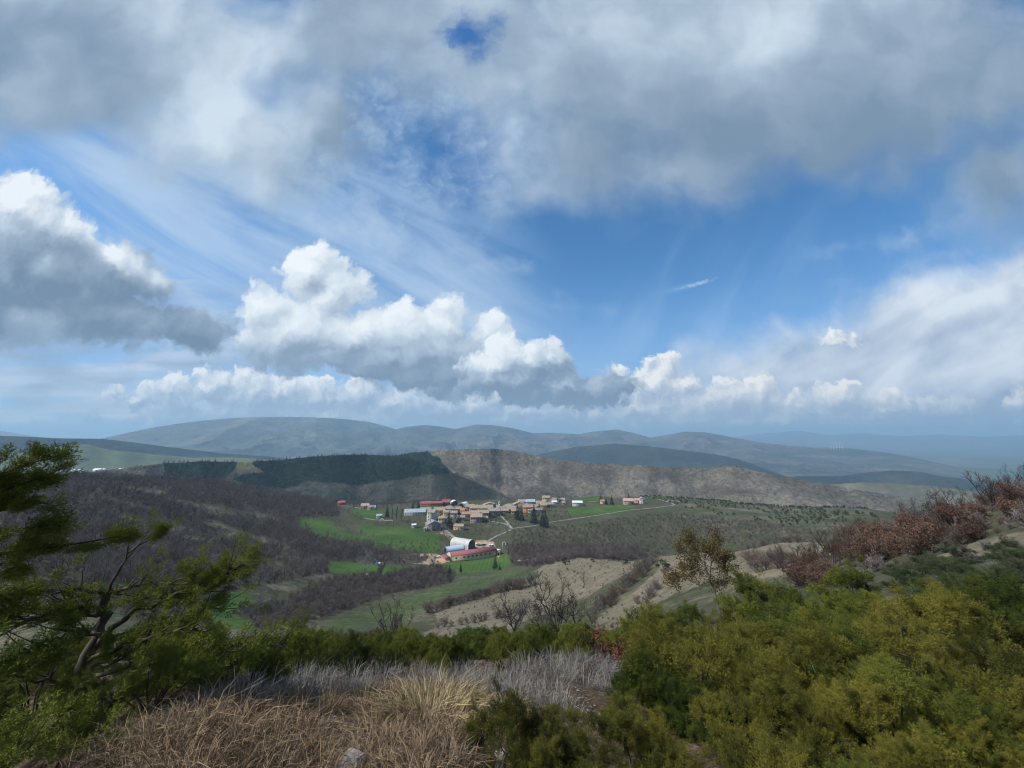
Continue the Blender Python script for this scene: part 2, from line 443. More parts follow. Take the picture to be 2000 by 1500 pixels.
def ground_mat(b):
    P_ = geo_pos()
    cov = E.node('ShaderNodeAttribute'); cov.attribute_name = 'cover'
    sc = E.node('ShaderNodeSeparateColor'); E.nt.links.new(cov.outputs['Color'], sc.inputs[0])
    meadow, dry, bare = [E(o) for o in sc.outputs[:3]]
    near = E(cov.outputs['Alpha'])
    big = n3(P_, 0.035, 5, 0.6); mid = n3(P_, 0.35, 5, 0.65); fine = n3(P_, 3.0, 5, 0.7); tiny = n3(P_, 28.0, 4, 0.7)
    scrub = ramp(mid * 0.55 + big * 0.45, [(0.34, (0.036, 0.044, 0.022)), (0.5, (0.062, 0.066, 0.038)), (0.64, (0.105, 0.096, 0.064))])
    mead = ramp(big * 0.6 + mid * 0.4, [(0.35, (0.034, 0.068, 0.020)), (0.52, (0.055, 0.104, 0.028)), (0.68, (0.100, 0.138, 0.044))])
    wv = E.node('ShaderNodeTexWave'); E.put(wv.inputs[0], P_); wv.inputs['Scale'].default_value = 0.09; wv.inputs['Distortion'].default_value = 3.0; wv.inputs['Detail'].default_value = 3
    wk = lin(E(wv.outputs['Fac']), 0, 1, 0.88, 1.07); mm = E.node('ShaderNodeMix', data_type='RGBA', blend_type='MULTIPLY'); mm.inputs[0].default_value = 1; E.put(mm.inputs[6], mead); E.nt.links.new(comb(wk, wk, wk * 0.9).s, mm.inputs[7]); mead = E(mm.outputs[2])
    tan_ = ramp(mid * 0.45 + fine * 0.35 + big * 0.2, [(0.35, (0.072, 0.066, 0.040)), (0.5, (0.150, 0.132, 0.092)), (0.66, (0.25, 0.215, 0.165))])
    sand = ramp(mid, [(0.35, (0.26, 0.18, 0.12)), (0.65, (0.46, 0.37, 0.27))])
    soil = ramp(tiny * 0.5 + fine * 0.5, [(0.34, (0.030, 0.021, 0.013)), (0.46, (0.068, 0.048, 0.030)), (0.56, (0.12, 0.088, 0.058)), (0.70, (0.23, 0.185, 0.145))])
    litter = ramp(mid * 0.6 + fine * 0.4, [(0.35, (0.030, 0.024, 0.022)), (0.65, (0.075, 0.060, 0.052))])
    wig = (fine - 0.5) * 0.5 + (mid - 0.5) * 0.8 + (big - 0.5) * 0.9
    c = mixc(sstep(dry + wig, 0.3, 0.7), scrub, tan_)
    c = mixc(sstep(meadow + wig * 0.7, 0.35, 0.7) * E.m('MINIMUM', meadow * 1.2, 1.0), c, mead)
    c = mixc(sstep(bare + wig, 0.35, 0.65), c, sand)
    c = mixc(near, c, mixc(lin(sep(P_)[1], 20, 60), soil, litter))
    setc(b, c); b.inputs['Roughness'].default_value = 0.95; b.inputs['Specular IOR Level'].default_value = 0.1
    bump(b, fine * 0.5 + tiny * 0.12, 0.25, 0.6)
M_GROUND = mat('ground', ground_mat)

# ------------------------------------------------------------------ terrain: height from depth-sounded control points
CTRL = [  # (px, py, distance): a place seen in the photograph and how far off it lies
 (850,1500,1.9),(850,1400,3.0),(850,1330,4.7),(1000,1310,5.2),(600,1350,4.6),(1150,1290,6.0),(700,1290,6.5),
 (1500,1500,2.3),(1300,1440,2.8),(1900,1500,3.2),(1700,1420,4.0),(1950,1350,6.5),(300,1500,2.3),(100,1500,3.0),(50,1420,4.5),
 (1300,1380,5.5),(1500,1340,8.0),(1700,1290,10),(1990,1230,14),(1850,1190,20),(1600,1240,18),(1450,1240,20),(1350,1270,15),
 (850,1300,12),(1050,1290,12),(600,1310,12),(400,1330,12),(100,1340,10),(850,1275,28),(600,1280,30),(350,1290,25),(1150,1265,30),(100,1290,20),
 (770,1258,90),(1090,1236,85),(1005,1238,88),(600,1262,85),(400,1255,70),(100,1240,60),(1250,1210,85),
 (1900,1090,38),(1820,1120,36),(1990,1060,45),(1700,1130,48),(2000,965,72),(1850,1010,88),(1750,1040,95),(1700,1045,115),(1600,1130,60),(1500,1150,62),
 (1550,1064,145),(1400,1077,175),(1280,1084,200),(1450,1120,100),(1350,1130,125),(1250,1170,120),(1180,1225,95),(1550,1100,100),(1330,1080,165),
 (1180,1094,240),(1080,1104,260),(1100,1180,165),(1000,1200,140),(900,1225,130),(900,1170,200),(800,1190,190),(700,1212,170),(620,1235,135),
 (1000,1140,245),(1040,1118,265),(880,1145,250),(860,1125,300),(880,1105,345),(920,1098,366),(965,1087,383),(800,1100,345),(750,1115,310),(700,1110,320),
 (500,1190,180),(430,1200,165),(560,1170,210),(560,1140,235),(650,1160,225),(640,1110,300),(480,1120,240),(300,1130,190),(100,1150,150),(0,1150,140),
 (700,1062,420),(800,1068,420),(620,1035,470),(600,1012,520),(700,1030,490),(840,1045,470),(850,1035,490),(895,1036,485),(760,1014,540),(700,1000,590),
 (650,990,620),(720,992,620),(820,998,570),(870,1018,520),(940,1018,530),(998,1033,480),(960,1052,450),(925,1002,580),(1010,1000,590),(870,986,640),(830,987,640),
 (980,985,660),(1060,985,660),(1128,989,640),(1060,1028,500),(1160,1008,560),(1240,996,610),(1315,986,680),(1180,982,680),(1230,984,680),(1260,976,720),(1170,964,760),(1050,968,730),(960,972,720),(880,978,700),(800,982,690),
 (1050,1050,420),(1150,1060,400),(1250,1050,430),(1120,1078,350),(1200,1070,360),(1350,1040,460),(1450,1045,420),(1400,1010,560),(1500,1030,500),(1600,1035,450),
 (1300,966,800),(1400,975,800),(1500,983,780),(1600,990,760),(1690,992,740),(1500,1005,620),(1600,1012,600),(1680,1020,520),(1740,1010,600),
 (120,938,560),(200,932,600),(300,940,620),(400,943,640),(450,948,650),(550,965,650),(60,945,520),(-100,960,480),
 (300,985,430),(450,1000,470),(550,1010,500),(150,1000,350),(0,1010,320),(350,1060,310),(500,1060,380),(150,1080,210),(0,1080,200),(-200,1100,200),
]
HID = [  # (azimuth deg, height, distance): ground hidden from the photograph, and far ground
 (47,-62,170),(40,-78,220),(36,-84,250),(30,-92,290),(22,-98,290),(52,-55,150),(60,-20,150),(60,-4,40),(60,14,110),(75,20,100),(75,8,45),(90,8,30),(90,40,120),(130,60,150),(180,60,150),(-130,45,150),(-180,60,150),
 (-60,-8,20),(-75,-4,20),(-90,3,30),(-60,-35,80),(-75,-30,120),(-90,0,120),(-60,-70,260),(-75,-60,300),(-90,-20,300),(-62,-60,500),(-80,-40,600),
 (180,6,20),(130,5,20),(-130,5,20),(180,-1.2,1),(90,-1.5,1),(-90,-1.6,1),(0,-1.6,0.4),(90,-1.5,0.4),(180,-1.5,0.4),(-90,-1.6,0.4),(60,-1.9,4),(90,0.0,8),(-60,-2.6,4),
 (-50,-110,900),(-35,-115,900),(-20,-140,900),(-10,-150,900),(0,-150,920),(10,-145,950),(20,-140,980),(30,-150,950),(38,-140,900),(45,-130,900),(55,-100,600),(70,-60,600),(90,20,600),
]
for a_ in (-180, -130, -90, -70, -50, -35, -20, -5, 10, 25, 40, 55, 75, 100, 140, 180):
    HID += [(a_, -250, 1500), (a_, -360, 2600), (a_, -400, 6000), (a_, -400, 14000), (a_, -400, 40000)]
def ctrl_rows():
    rows = []
    for px, py, r in CTRL:
        d = ray(px, py); h = math.hypot(d[0], d[1]); rows.append((math.atan2(d[0], d[1]), math.log(r), d[2] / h + 1.6 / r))
    for a, z, r in HID: rows.append((R(a), math.log(r), (z + 1.6) / r))
    return np.array(rows)
ROWS = ctrl_rows()
def tps(X, Y, W):
    d2 = (X[:, None] - ROWS[None, :, 0] * KA) ** 2 + (Y[:, None] - ROWS[None, :, 1] * KL) ** 2
    return d2
KA, KL = 2.2, 0.75
def kern(d2): return 0.5 * d2 * np.log(d2 + 1e-9)
_xa = ROWS[:, 0] * KA; _ya = ROWS[:, 1] * KL; _n = len(ROWS)
_K = kern((_xa[:, None] - _xa) ** 2 + (_ya[:, None] - _ya) ** 2) + np.eye(_n) * 0.012
_P = np.stack([np.ones(_n), _xa, _ya], 1)
_A = np.block([[_K, _P], [_P.T, np.zeros((3, 3))]])
_w = np.linalg.solve(_A, np.concatenate([ROWS[:, 2], np.zeros(3)]))
GA = np.linspace(-math.pi, math.pi, 361); GL = np.linspace(math.log(0.2), math.log(45000), 360)
def _grid():
    A, L = np.meshgrid(GA * KA, GL * KL, indexing='ij'); a = A.ravel(); l = L.ravel(); out = np.empty(len(a))
    for s in range(0, len(a), 20000):
        x = a[s:s + 20000]; y = l[s:s + 20000]
        out[s:s + 20000] = kern((x[:, None] - _xa) ** 2 + (y[:, None] - _ya) ** 2) @ _w[:_n] + _w[_n] + _w[_n + 1] * x + _w[_n + 2] * y
    return out.reshape(A.shape)
GQ = _grid()
def H(x, y):
    """height of the ground at x, y"""
    x = np.asarray(x, dtype=float); y = np.asarray(y, dtype=float)
    r = np.hypot(x, y) + 1e-6; a = np.arctan2(x, y); l = np.log(r)
    fa = (a - GA[0]) / (GA[1] - GA[0]); fl = np.clip((l - GL[0]) / (GL[1] - GL[0]), 0, len(GL) - 1.001)
    ia = np.clip(fa.astype(int), 0, len(GA) - 2); il = fl.astype(int); fa = fa - ia; fl = fl - il
    q = (GQ[ia, il] * (1 - fa) + GQ[ia + 1, il] * fa) * (1 - fl) + (GQ[ia, il + 1] * (1 - fa) + GQ[ia + 1, il + 1] * fa) * fl
    far = np.clip((r - 1800) / 2500, 0, 1)
    z = -1.6 + np.where(r > 300, np.minimum(q, -0.5 / r), q) * r
    z = z * (1 - far) - 400 * far
    k = np.clip((r - 15) / 60, 0, 1)
    z = z + fbm2(x / 55, y / 55, 4, 3) * 3.2 * k * np.clip(1 - (r - 900) / 800, 0, 1)
    z = z + fbm2(x / 6, y / 6, 3, 9) * 0.5 * np.clip((r - 3) / 12, 0, 1) * np.clip(1 - r / 260, 0, 1)
    z = z + fbm2(x / 0.7, y / 0.7, 4, 21) * 0.16 * np.clip(1 - r / 16, 0, 1) * np.clip(r / 1.2, 0, 1)
    z = z + fbm2(x / 1500, y / 1500, 4, 33) * 90 * np.clip((r - 1500) / 3000, 0, 1)
    return z
_MR = np.exp(np.linspace(math.log(1.0), math.log(6000), 2600))
def at(px, py, rmin=1.0):
    """the ground point seen at a pixel of the photograph"""
    d = ray(px, py); h = math.hypot(d[0], d[1]); rr = _MR[_MR >= rmin]
    x = rr * d[0] / h; y = rr * d[1] / h; zr = rr * d[2] / h
    below = zr <= H(x, y)
    i = int(np.argmax(below)) if below.any() else len(rr) - 1
    i = max(i, 1)
    return Vector((x[i], y[i], float(H(x[i], y[i]))))
def gz(x, y): return float(H(np.array([x]), np.array([y]))[0])

MEADOWS = [  # polygon on the photograph, distance range, strength
 ([(583,1008),(640,1016),(662,1034),(700,1046),(760,1050),(800,1060),(850,1066),(850,1080),(790,1085),(740,1074),(690,1066),(620,1050),(580,1030)], 300, 600, 1.0),
 ([(690,1020),(760,1028),(845,1040),(855,1052),(800,1058),(700,1040)], 300, 600, 0.8),
 ([(790,1040),(860,1040),(860,1082),(790,1085)], 300, 560, 1.0),
 ([(685,993),(745,995),(756,1012),(715,1014),(690,1006)], 350, 700, 1.0),
 ([(865,1098),(985,1078),(1006,1094),(985,1112),(930,1120),(865,1122)], 250, 430, 1.0),
 ([(640,1098),(700,1096),(745,1104),(795,1104),(790,1118),(735,1124),(640,1122)], 250, 400, 0.9),
 ([(400,1165),(480,1152),(500,1183),(566,1186),(575,1205),(520,1232),(430,1230),(390,1205)], 120, 260, 0.95),
 ([(600,1242),(640,1215),(720,1188),(800,1163),(880,1138),(1000,1112),(1050,1116),(1010,1140),(900,1165),(830,1182),(810,1202),(760,1218),(690,1238)], 90, 330, 0.55),
 ([(1120,962),(1172,964),(1178,980),(1118,978)], 500, 900, 0.9),
 ([(1105,990),(1160,986),(1235,984),(1245,998),(1150,1009),(1110,1008)], 400, 800, 0.75),
 ([(1225,960),(1420,966),(1400,976),(1245,974)], 500, 1000, 0.6),
 ([(820,984),(885,982),(888,996),(820,998)], 450, 750, 0.7),
 ([(770,1022),(840,1026),(850,1042),(760,1032)], 380, 600, 0.5),
]
DRY = [
 ([(1060,1104),(1130,1090),(1235,1098),(1245,1110),(1200,1132),(1150,1162),(1080,1192),(1010,1218),(960,1250),(800,1262),(850,1225),(850,1190),(930,1165),(1050,1130)], 80, 320, 0.95),
 ([(1275,1080),(1345,1068),(1450,1082),(1460,1112),(1400,1135),(1320,1160),(1250,1200),(1180,1250),(1130,1240),(1230,1160),(1290,1110)], 60, 260, 1.0),
 ([(1420,1068),(1560,1055),(1710,1020),(1770,1040),(1700,1068),(1600,1085),(1550,1125),(1430,1130)], 60, 220, 0.95),
 ([(1770,1108),(1900,1060),(2010,1035),(2010,1068),(1900,1090),(1820,1116)], 20, 90, 1.0),
 ([(380,1095),(470,1100),(560,1110),(560,1130),(400,1140)], 150, 330, 0.55),
 ([(440,1130),(600,1115),(720,1130),(600,1150),(450,1160)], 150, 330, 0.5),
 ([(1030,1060),(1200,1062),(1200,1085),(1080,1095)], 250, 420, 0.45),
 ([(1300,968),(1700,985),(1700,1040),(1400,1045),(1280,1000)], 350, 900, 0.36),
 ([(1130,955),(1230,958),(1230,975),(1170,970)], 600, 900, 0.6),
 ([(230,925),(480,940),(640,980),(640,992),(420,975),(250,950)], 380, 800, 0.42),
]
BARE = [
 ([(780,1083),(845,1080),(870,1088),(868,1102),(785,1100)], 300, 420, 1.0),
 ([(925,1054),(962,1056),(976,1078),(975,1092),(960,1070),(930,1072)], 330, 460, 1.0),
 ([(845,1036),(870,1034),(905,1058),(890,1062)], 380, 560, 0.6),
]
WOODS = [
 ([(-60,940),(120,935),(250,925),(450,942),(560,962),(655,985),(665,1008),(600,1012),(580,1012),(582,1030),(620,1046),(700,1064),(770,1078),(700,1092),(640,1094),(645,1118),(560,1136),(480,1150),(430,1162),(380,1190),(200,1250),(-80,1260)], 130, 800),
 ([(560,1068),(700,1066),(790,1078),(860,1090),(800,1104),(740,1100),(640,1096),(560,1110)], 230, 460),
 ([(450,1196),(560,1170),(640,1130),(760,1120),(850,1104),(890,1120),(880,1140),(760,1160),(690,1186),(600,1218),(520,1236)], 110, 380),
 ([(985,1062),(1100,1064),(1230,1070),(1300,1080),(1240,1096),(1130,1090),(1050,1108),(1000,1106)], 240, 440),
]
def build_ground():
    az = np.concatenate([np.arange(-180, -62, 2.0), np.arange(-62, 62, 0.16), np.arange(62, 180.1, 2.0)])
    rad = np.concatenate([[0.01], np.exp(np.linspace(math.log(0.3), math.log(34000), 760))])
    A, RR = np.meshgrid(np.radians(az), rad, indexing='ij')
    x = RR * np.sin(A); y = RR * np.cos(A); z = H(x, y)
    na, nr = A.shape
    idx = np.arange(na * nr).reshape(na, nr)
    F = np.stack([idx[:-1, :-1], idx[1:, :-1], idx[1:, 1:], idx[:-1, 1:]], -1).reshape(-1, 4)[:, ::-1]
    me = mesh_from('ground', np.stack([x, y, z], -1).reshape(-1, 3), F, [M_GROUND], smooth=True)
    px, py = project(x, y, z)
    wob = np.clip(RR / 300, 0, 1)
    px2 = px + fbm2(x / 14, y / 14, 3, 51) * 16 * (1 - 0.4 * wob); py2 = py + fbm2(x / 14, y / 14, 3, 61) * 5
    cov = np.zeros((na, nr, 4), dtype=np.float32)
    for ch, lst in ((0, MEADOWS), (1, DRY), (2, BARE)):
        for poly, r0, r1, s in lst:
            m = in_poly(px2, py2, poly) & (RR > r0) & (RR < r1) & (y > 0)
            cov[..., ch] = np.where(m, np.maximum(cov[..., ch], s), cov[..., ch])
    cov[..., 1] = np.maximum(cov[..., 1], 0.30 * (RR < 300) * (RR > 20))
    cov[..., 1] = np.where(RR > 1500, 0.35 + 0.9 * fbm2(x / 700, y / 700, 3, 71), cov[..., 1])
    cov[..., 0] = np.where(RR > 1500, 0.35 + 1.2 * fbm2(x / 900, y / 900, 4, 81), cov[..., 0])
    wood = np.zeros(RR.shape, dtype=bool)
    for poly, r0, r1 in WOODS: wood |= in_poly(px2, py2, poly) & (RR > r0) & (RR < r1)
    gap = fbm2(x / 30, y / 30, 3, 4) < -0.17; cov[..., 1] = np.where(wood & gap, 0.42, cov[..., 1]); wood &= ~gap
    cov[..., 3] = np.maximum(np.clip(1 - (RR - 9) / 8, 0, 1), wood * 0.85)
    for k in range(3):   # soften the borders a little
        c = cov[..., :3]
        cov[1:-1, 1:-1, :3] = (c[1:-1, 1:-1] * 2 + c[2:, 1:-1] + c[:-2, 1:-1] + c[1:-1, 2:] + c[1:-1, :-2]) / 6
    at_ = me.color_attributes.new('cover', 'FLOAT_COLOR', 'POINT')
    at_.data.foreach_set('color', np.clip(cov, 0, 1).reshape(-1))
    o = link('ground', me); tag(o, kind='structure')
    return o
build_ground()

# ------------------------------------------------------------------ hills and mountains beyond the village
def crest_at(pts):
    """outline pixels -> azimuth and slope of the sight line"""
    rows = []
    for px, py in pts:
        d = ray(px, py); rows.append((math.atan2(d[0], d[1]), d[2] / math.hypot(d[0], d[1])))
    rows.sort(); return np.array(rows)
def ridge(name, pts, rc, rf, rb, base, material, spur=0.25, nscale=900, seed=1, az_step=0.12, nr=90, rough=0.0, shape=1.0, cover=None, crest_r=None):
    c = crest_at(pts)
    az = np.arange(c[0, 0] - 0.03, c[-1, 0] + 0.03, R(az_step))
    s = np.interp(az, c[:, 0], c[:, 1])
    k = np.ones(5) / 5; s = np.convolve(np.pad(s, 2, 'edge'), k, 'valid')
    rcs = rc * (1 + 0.10 * fbm2(az * 9, az * 0 + seed, 3, seed)) if crest_r is None else np.interp(az, *crest_r)
    t = np.concatenate([np.linspace(0, 1, nr), 1 + np.linspace(0.03, 1, nr // 3)])
    T, A = np.meshgrid(t, az); RC = rcs[:, None]
    r = np.where(T <= 1, rf + (RC - rf) * T, RC + (rb - RC) * (T - 1))
    zc = (s * rcs)[:, None]
    fade = np.minimum(1, np.minimum(A - az[0], az[-1] - A) / 0.03)
    up = np.where(T <= 1, np.clip(T, 0, 1) ** shape * (1 - 0.18 * np.sin(np.pi * np.clip(T, 0, 1))), np.cos(np.clip((T - 1), 0, 1) * np.pi / 2))
    x = r * np.sin(A); y = r * np.cos(A)
    n = fbm2(x / nscale + 5, y / nscale, 5, seed + 40)
    ridged = 0.5 - np.abs(fbm2(x / nscale * 1.3, y / nscale * 1.3 + 7, 5, seed + 90)) * 2.2
    bump_ = (n * 0.8 + ridged * 0.6 - 0.2) * spur
    env = np.where(T <= 1, np.sin(np.pi * np.clip(T, 0, 1)) ** 0.8, np.sin(np.pi * np.clip(T - 1, 0, 1)))
    Hh = (zc - base)
    z = base + Hh * np.clip(up + bump_ * env, 0, 0.985 + 0.015 * (np.abs(T - 1) < 0.02)) * np.clip(fade, 0, 1) - (T == 0) * 60 - (1 - np.clip(fade, 0, 1)) * 80
    if rough: z = z + (fbm2(x / 18, y / 18, 3, seed + 7)) * rough
    # never let the slope rise above the crest's sight line
    lim = s[:, None] * r * 1.0
    z = np.where(T < 1, np.minimum(z, lim - 0.004 * (RC - r)), np.where(T > 1, np.minimum(z, lim - 0.01 * (r - RC)), z))
    na, nr_ = A.shape; idx = np.arange(na * nr_).reshape(na, nr_)
    F = np.stack([idx[:-1, :-1], idx[1:, :-1], idx[1:, 1:], idx[:-1, 1:]], -1).reshape(-1, 4)
    me = mesh_from(name, np.stack([x, y, z], -1).reshape(-1, 3), F[:, ::-1], [material], smooth=True)
    if cover is not None:
        px, py = project(x, y, z)
        px2 = px + fbm2(x / 60, y / 60, 4, 5) * 30; py2 = py + fbm2(x / 60, y / 60, 4, 6) * 9
        cv = np.zeros((na, nr_, 4), dtype=np.float32)
        for ch, poly, sgth in cover:
            cv[..., ch] = np.where(in_poly(px2, py2, poly), sgth, cv[..., ch])
        a_ = me.color_attributes.new('cover', 'FLOAT_COLOR', 'POINT'); a_.data.foreach_set('color', cv.reshape(-1))
    o = link(name, me); tag(o, kind='structure')
    return dict(az=az, r=r, x=x, y=y, z=z, T=T)

def hill_mat(cols, scale, bscale, bdist, cover=False, snow=None):
    def f(b):
        P_ = geo_pos()
        k = n3(P_, scale, 6, 0.62) * 0.55 + n3(P_, scale * 11, 6, 0.8) * 0.45
        c = ramp(k, [(0.38, cols[0]), (0.5, cols[1]), (0.62, cols[2])])
        if cover:
            cov = E.node('ShaderNodeAttribute'); cov.attribute_name = 'cover'
            sc = E.node('ShaderNodeSeparateColor'); E.nt.links.new(cov.outputs['Color'], sc.inputs[0])
            pine = E(sc.outputs[0]); field = E(sc.outputs[1]); rock = E(sc.outputs[2])
            fine = n3(P_, 0.09, 4, 0.7)
            c = mixc(sstep(field, 0.3, 0.7), c, ramp(k, [(0.4, (0.10, 0.12, 0.05)), (0.6, (0.17, 0.17, 0.085))]))
            c = mixc(sstep(rock + (fine - 0.5), 0.4, 0.8), c, (0.27, 0.23, 0.19))
            c = mixc(sstep(pine, 0.3, 0.7), c, (0.016, 0.028, 0.020))
        if snow:
            sn = sstep(n3(vmul(P_, (1, 0.35, 1)), snow[2], 4, 0.6), 0.515, 0.545) * sstep(sep(P_)[2], snow[0], snow[1])
            c = mixc(sn, c, (0.8, 0.82, 0.85))
        setc(b, c); b.inputs['Roughness'].default_value = 1.0; b.inputs['Specular IOR Level'].default_value = 0.05
        bump(b, n3(P_, bscale, 6, 0.65), bdist, 0.8)
    return f
M_MID = mat('scrub_hill', hill_mat([(0.054, 0.048, 0.038), (0.114, 0.100, 0.078), (0.24, 0.205, 0.16)], 0.006, 0.05, 14, cover=True))
M_DARKHILL = mat('wooded_ridge', hill_mat([(0.018, 0.026, 0.028), (0.030, 0.040, 0.038), (0.065, 0.070, 0.055)], 0.0022, 0.02, 30))
M_MOUNT = mat('grass_mountain', hill_mat([(0.034, 0.044, 0.046), (0.085, 0.088, 0.078), (0.19, 0.175, 0.14)], 0.0013, 0.0035, 160, snow=(425, 450, 0.0022)))
M_RANGE = mat('mountain_range', hill_mat([(0.030, 0.040, 0.046), (0.078, 0.080, 0.076), (0.18, 0.16, 0.135)], 0.0014, 0.004, 150))
M_VALLEY = mat('valley_fields', hill_mat([(0.06, 0.066, 0.048), (0.115, 0.112, 0.080), (0.19, 0.17, 0.125)], 0.0025, 0.02, 8))
M_PLAINHILL = mat('grass_slope', hill_mat([(0.08, 0.105, 0.065), (0.12, 0.145, 0.085), (0.17, 0.18, 0.11)], 0.0015, 0.02, 8))

ridge('far_range', [(1380,862),(1440,852),(1490,847),(1560,841),(1620,850),(1680,846),(1760,852),(1840,848),(1920,853),(2000,850),(2100,852),(2300,850)], 24000, 17000, 27000, -420, M_RANGE, 0.30, 3500, 3, nr=60)
ridge('far_range', [(-300,846),(-100,842),(0,841),(60,851),(120,862),(240,870)], 16000, 12000, 19000, -420, M_RANGE, 0.25, 3000, 5, nr=50)
ridge('mountain', [(150,866),(215,853),(260,843),(300,835),(350,827),(400,821),(450,817),(500,814),(560,814),(620,815),(680,819),(720,824),(760,834),(790,845),(830,860),(880,878),(940,890)], 9000, 5200, 12500, -380, M_MOUNT, 0.55, 1300, 11, nr=150)
ridge('mountain', [(700,862),(760,842),(790,834),(830,830),(860,833),(890,838),(930,829),(960,830),(1000,836),(1040,846),(1080,845),(1130,848),(1165,842),(1205,839),(1240,846),(1270,855),(1300,850),(1335,843),(1375,844),(1410,850),(1450,858),(1490,865),(1560,872),(1660,876),(1740,885),(1800,897),(1880,915),(1950,930)], 8200, 4800, 11500, -390, M_RANGE, 0.60, 1000, 17, nr=140)
ridge('hill', [(1000,905),(1060,885),(1130,872),(1200,866),(1270,872),(1340,880),(1400,888),(1440,896),(1480,910),(1520,925),(1560,938)], 4600, 3300, 5600, -390, M_DARKHILL, 0.25, 800, 23, nr=70)
ridge('hill', [(-300,840),(-100,846),(0,851),(60,853),(110,856),(200,857),(260,864),(320,872),(380,879),(440,886),(520,891),(600,900),(700,915)], 4200, 3000, 5200, -390, M_DARKHILL, 0.22, 700, 29, nr=70)
ridge('slope', [(-300,872),(-60,880),(60,884),(120,874),(165,867),(210,878),(300,888),(380,894),(440,893),(520,897),(600,905),(680,925)], 3100, 1700, 3900, -330, M_PLAINHILL, 0.10, 600, 31, nr=60)
ridge('hill', [(1380,952),(1480,938),(1560,930),(1640,930),(1700,922),(1745,919),(1790,921),(1840,930),(1900,938),(1960,948),(2060,965)], 4000, 3300, 4700, -400, M_DARKHILL, 0.15, 500, 37, nr=50)
ridge('hill', [(1480,968),(1600,948),(1680,942),(1760,945),(1830,950),(1900,960),(2000,985),(2100,1010)], 2400, 1800, 2900, -330, M_VALLEY, 0.12, 400, 41, nr=50)
MIDCOVER = [(0, [(430,925),(900,925),(990,965),(960,990),(400,990)], 0.52),
            (0, [(515,893),(560,880),(700,870),(830,878),(862,905),(880,925),(820,930),(760,938),(700,945),(620,940),(560,952),(480,950),(450,938),(485,925),(520,922),(495,905)], 1.0),
            (0, [(325,903),(400,895),(460,898),(455,918),(440,935),(380,945),(325,935)], 1.0),
            (1, [(455,902),(512,888),(520,900),(505,915),(460,918)], 1.0),
            (2, [(985,915),(1040,905),(1060,935),(1030,965),(975,968)], 0.5), (2, [(1180,925),(1400,930),(1500,950),(1400,965),(1200,950)], 0.25)]
MIDB = ridge('hill', [(700,905),(760,892),(800,885),(830,882),(870,878),(960,876),(1010,882),(1060,893),(1100,901),(1160,905),(1240,908),(1330,914),(1380,914),(1430,909),(1465,917),(1500,926),(1560,936),(1620,947),(1700,961),(1770,972),(1850,985),(1960,1004),(2060,1030)], 1650, 960, 2300, -300, M_MID, 0.22, 260, 43, az_step=0.08, nr=130, rough=3.0, cover=MIDCOVER)
MID = ridge('hill', [(20,955),(90,938),(150,925),(240,914),(320,905),(400,901),(460,902),(500,901),(540,899),(580,895),(620,891),(670,888),(720,888),(760,890),(800,897),(840,908),(870,918),(905,932),(940,947),(980,966),(1020,985),(1060,1005)], 1300, 880, 1700, -290, M_MID, 0.20, 240, 47, az_step=0.08, nr=110, rough=3.0, cover=MIDCOVER)
# ------------------------------------------------------------------ plants: shapes
class MB:
    """collects pieces of one mesh"""
    def __init__(s): s.V = []; s.T = []; s.Q = []; s.n = 0; s.vt = []; s.mt = []; s.mq = []
    def add(s, V, F, v=0.5, mi=0):
        V = np.asarray(V, dtype=np.float32).reshape(-1, 3); F = np.asarray(F, dtype=np.int32)
        s.V.append(V); s.vt.append(np.broadcast_to(np.asarray(v, dtype=np.float32), (len(V),)))
        (s.T if F.shape[1] == 3 else s.Q).append(F + s.n); (s.mt if F.shape[1] == 3 else s.mq).append(np.full(len(F), mi))
        s.n += len(V)
    def tube(s, pts, rad, sides=5, v=0.5, mi=0):
        pts = np.asarray(pts, dtype=float); rad = np.broadcast_to(np.asarray(rad, dtype=float), (len(pts),))
        d = np.gradient(pts, axis=0); d /= np.linalg.norm(d, axis=1, keepdims=True) + 1e-9
        ref = np.where(np.abs(d[:, 2:3]) > 0.9, [[1.0, 0, 0]], [[0, 0, 1.0]])
        a = np.cross(d, ref); a /= np.linalg.norm(a, axis=1, keepdims=True) + 1e-9; b = np.cross(d, a)
        th = np.linspace(0, 2 * np.pi, sides, endpoint=False)
        ring = pts[:, None] + rad[:, None, None] * (a[:, None] * np.cos(th)[None, :, None] + b[:, None] * np.sin(th)[None, :, None])
        n = len(pts); i = np.arange(n - 1)[:, None] * sides; j = np.arange(sides)[None]; j2 = (j + 1) % sides
        F = np.stack([i + j, i + j2, i + sides + j2, i + sides + j], -1).reshape(-1, 4)
        s.add(ring.reshape(-1, 3), F, v, mi)
    def box(s, x0, x1, y0, y1, z0, z1, mi=0):
        V = [(x, y, z) for x in (x0, x1) for y in (y0, y1) for z in (z0, z1)]
        s.add(V, [(0, 1, 3, 2), (4, 6, 7, 5), (0, 4, 5, 1), (2, 3, 7, 6), (0, 2, 6, 4), (1, 5, 7, 3)], 0.5, mi)
    def mesh(s, name, mats, smooth=False):
        V = np.concatenate(s.V); F = []; mi = []
        if s.T: F.append(np.concatenate(s.T)); mi.append(np.concatenate(s.mt))
        if s.Q: F.append(np.concatenate(s.Q)); mi.append(np.concatenate(s.mq))
        me = mesh_from(name, V, F, mats, smooth, np.concatenate(mi))
        at_ = me.attributes.new('v', 'FLOAT', 'POINT'); at_.data.foreach_set('value', np.concatenate(s.vt))
        return me

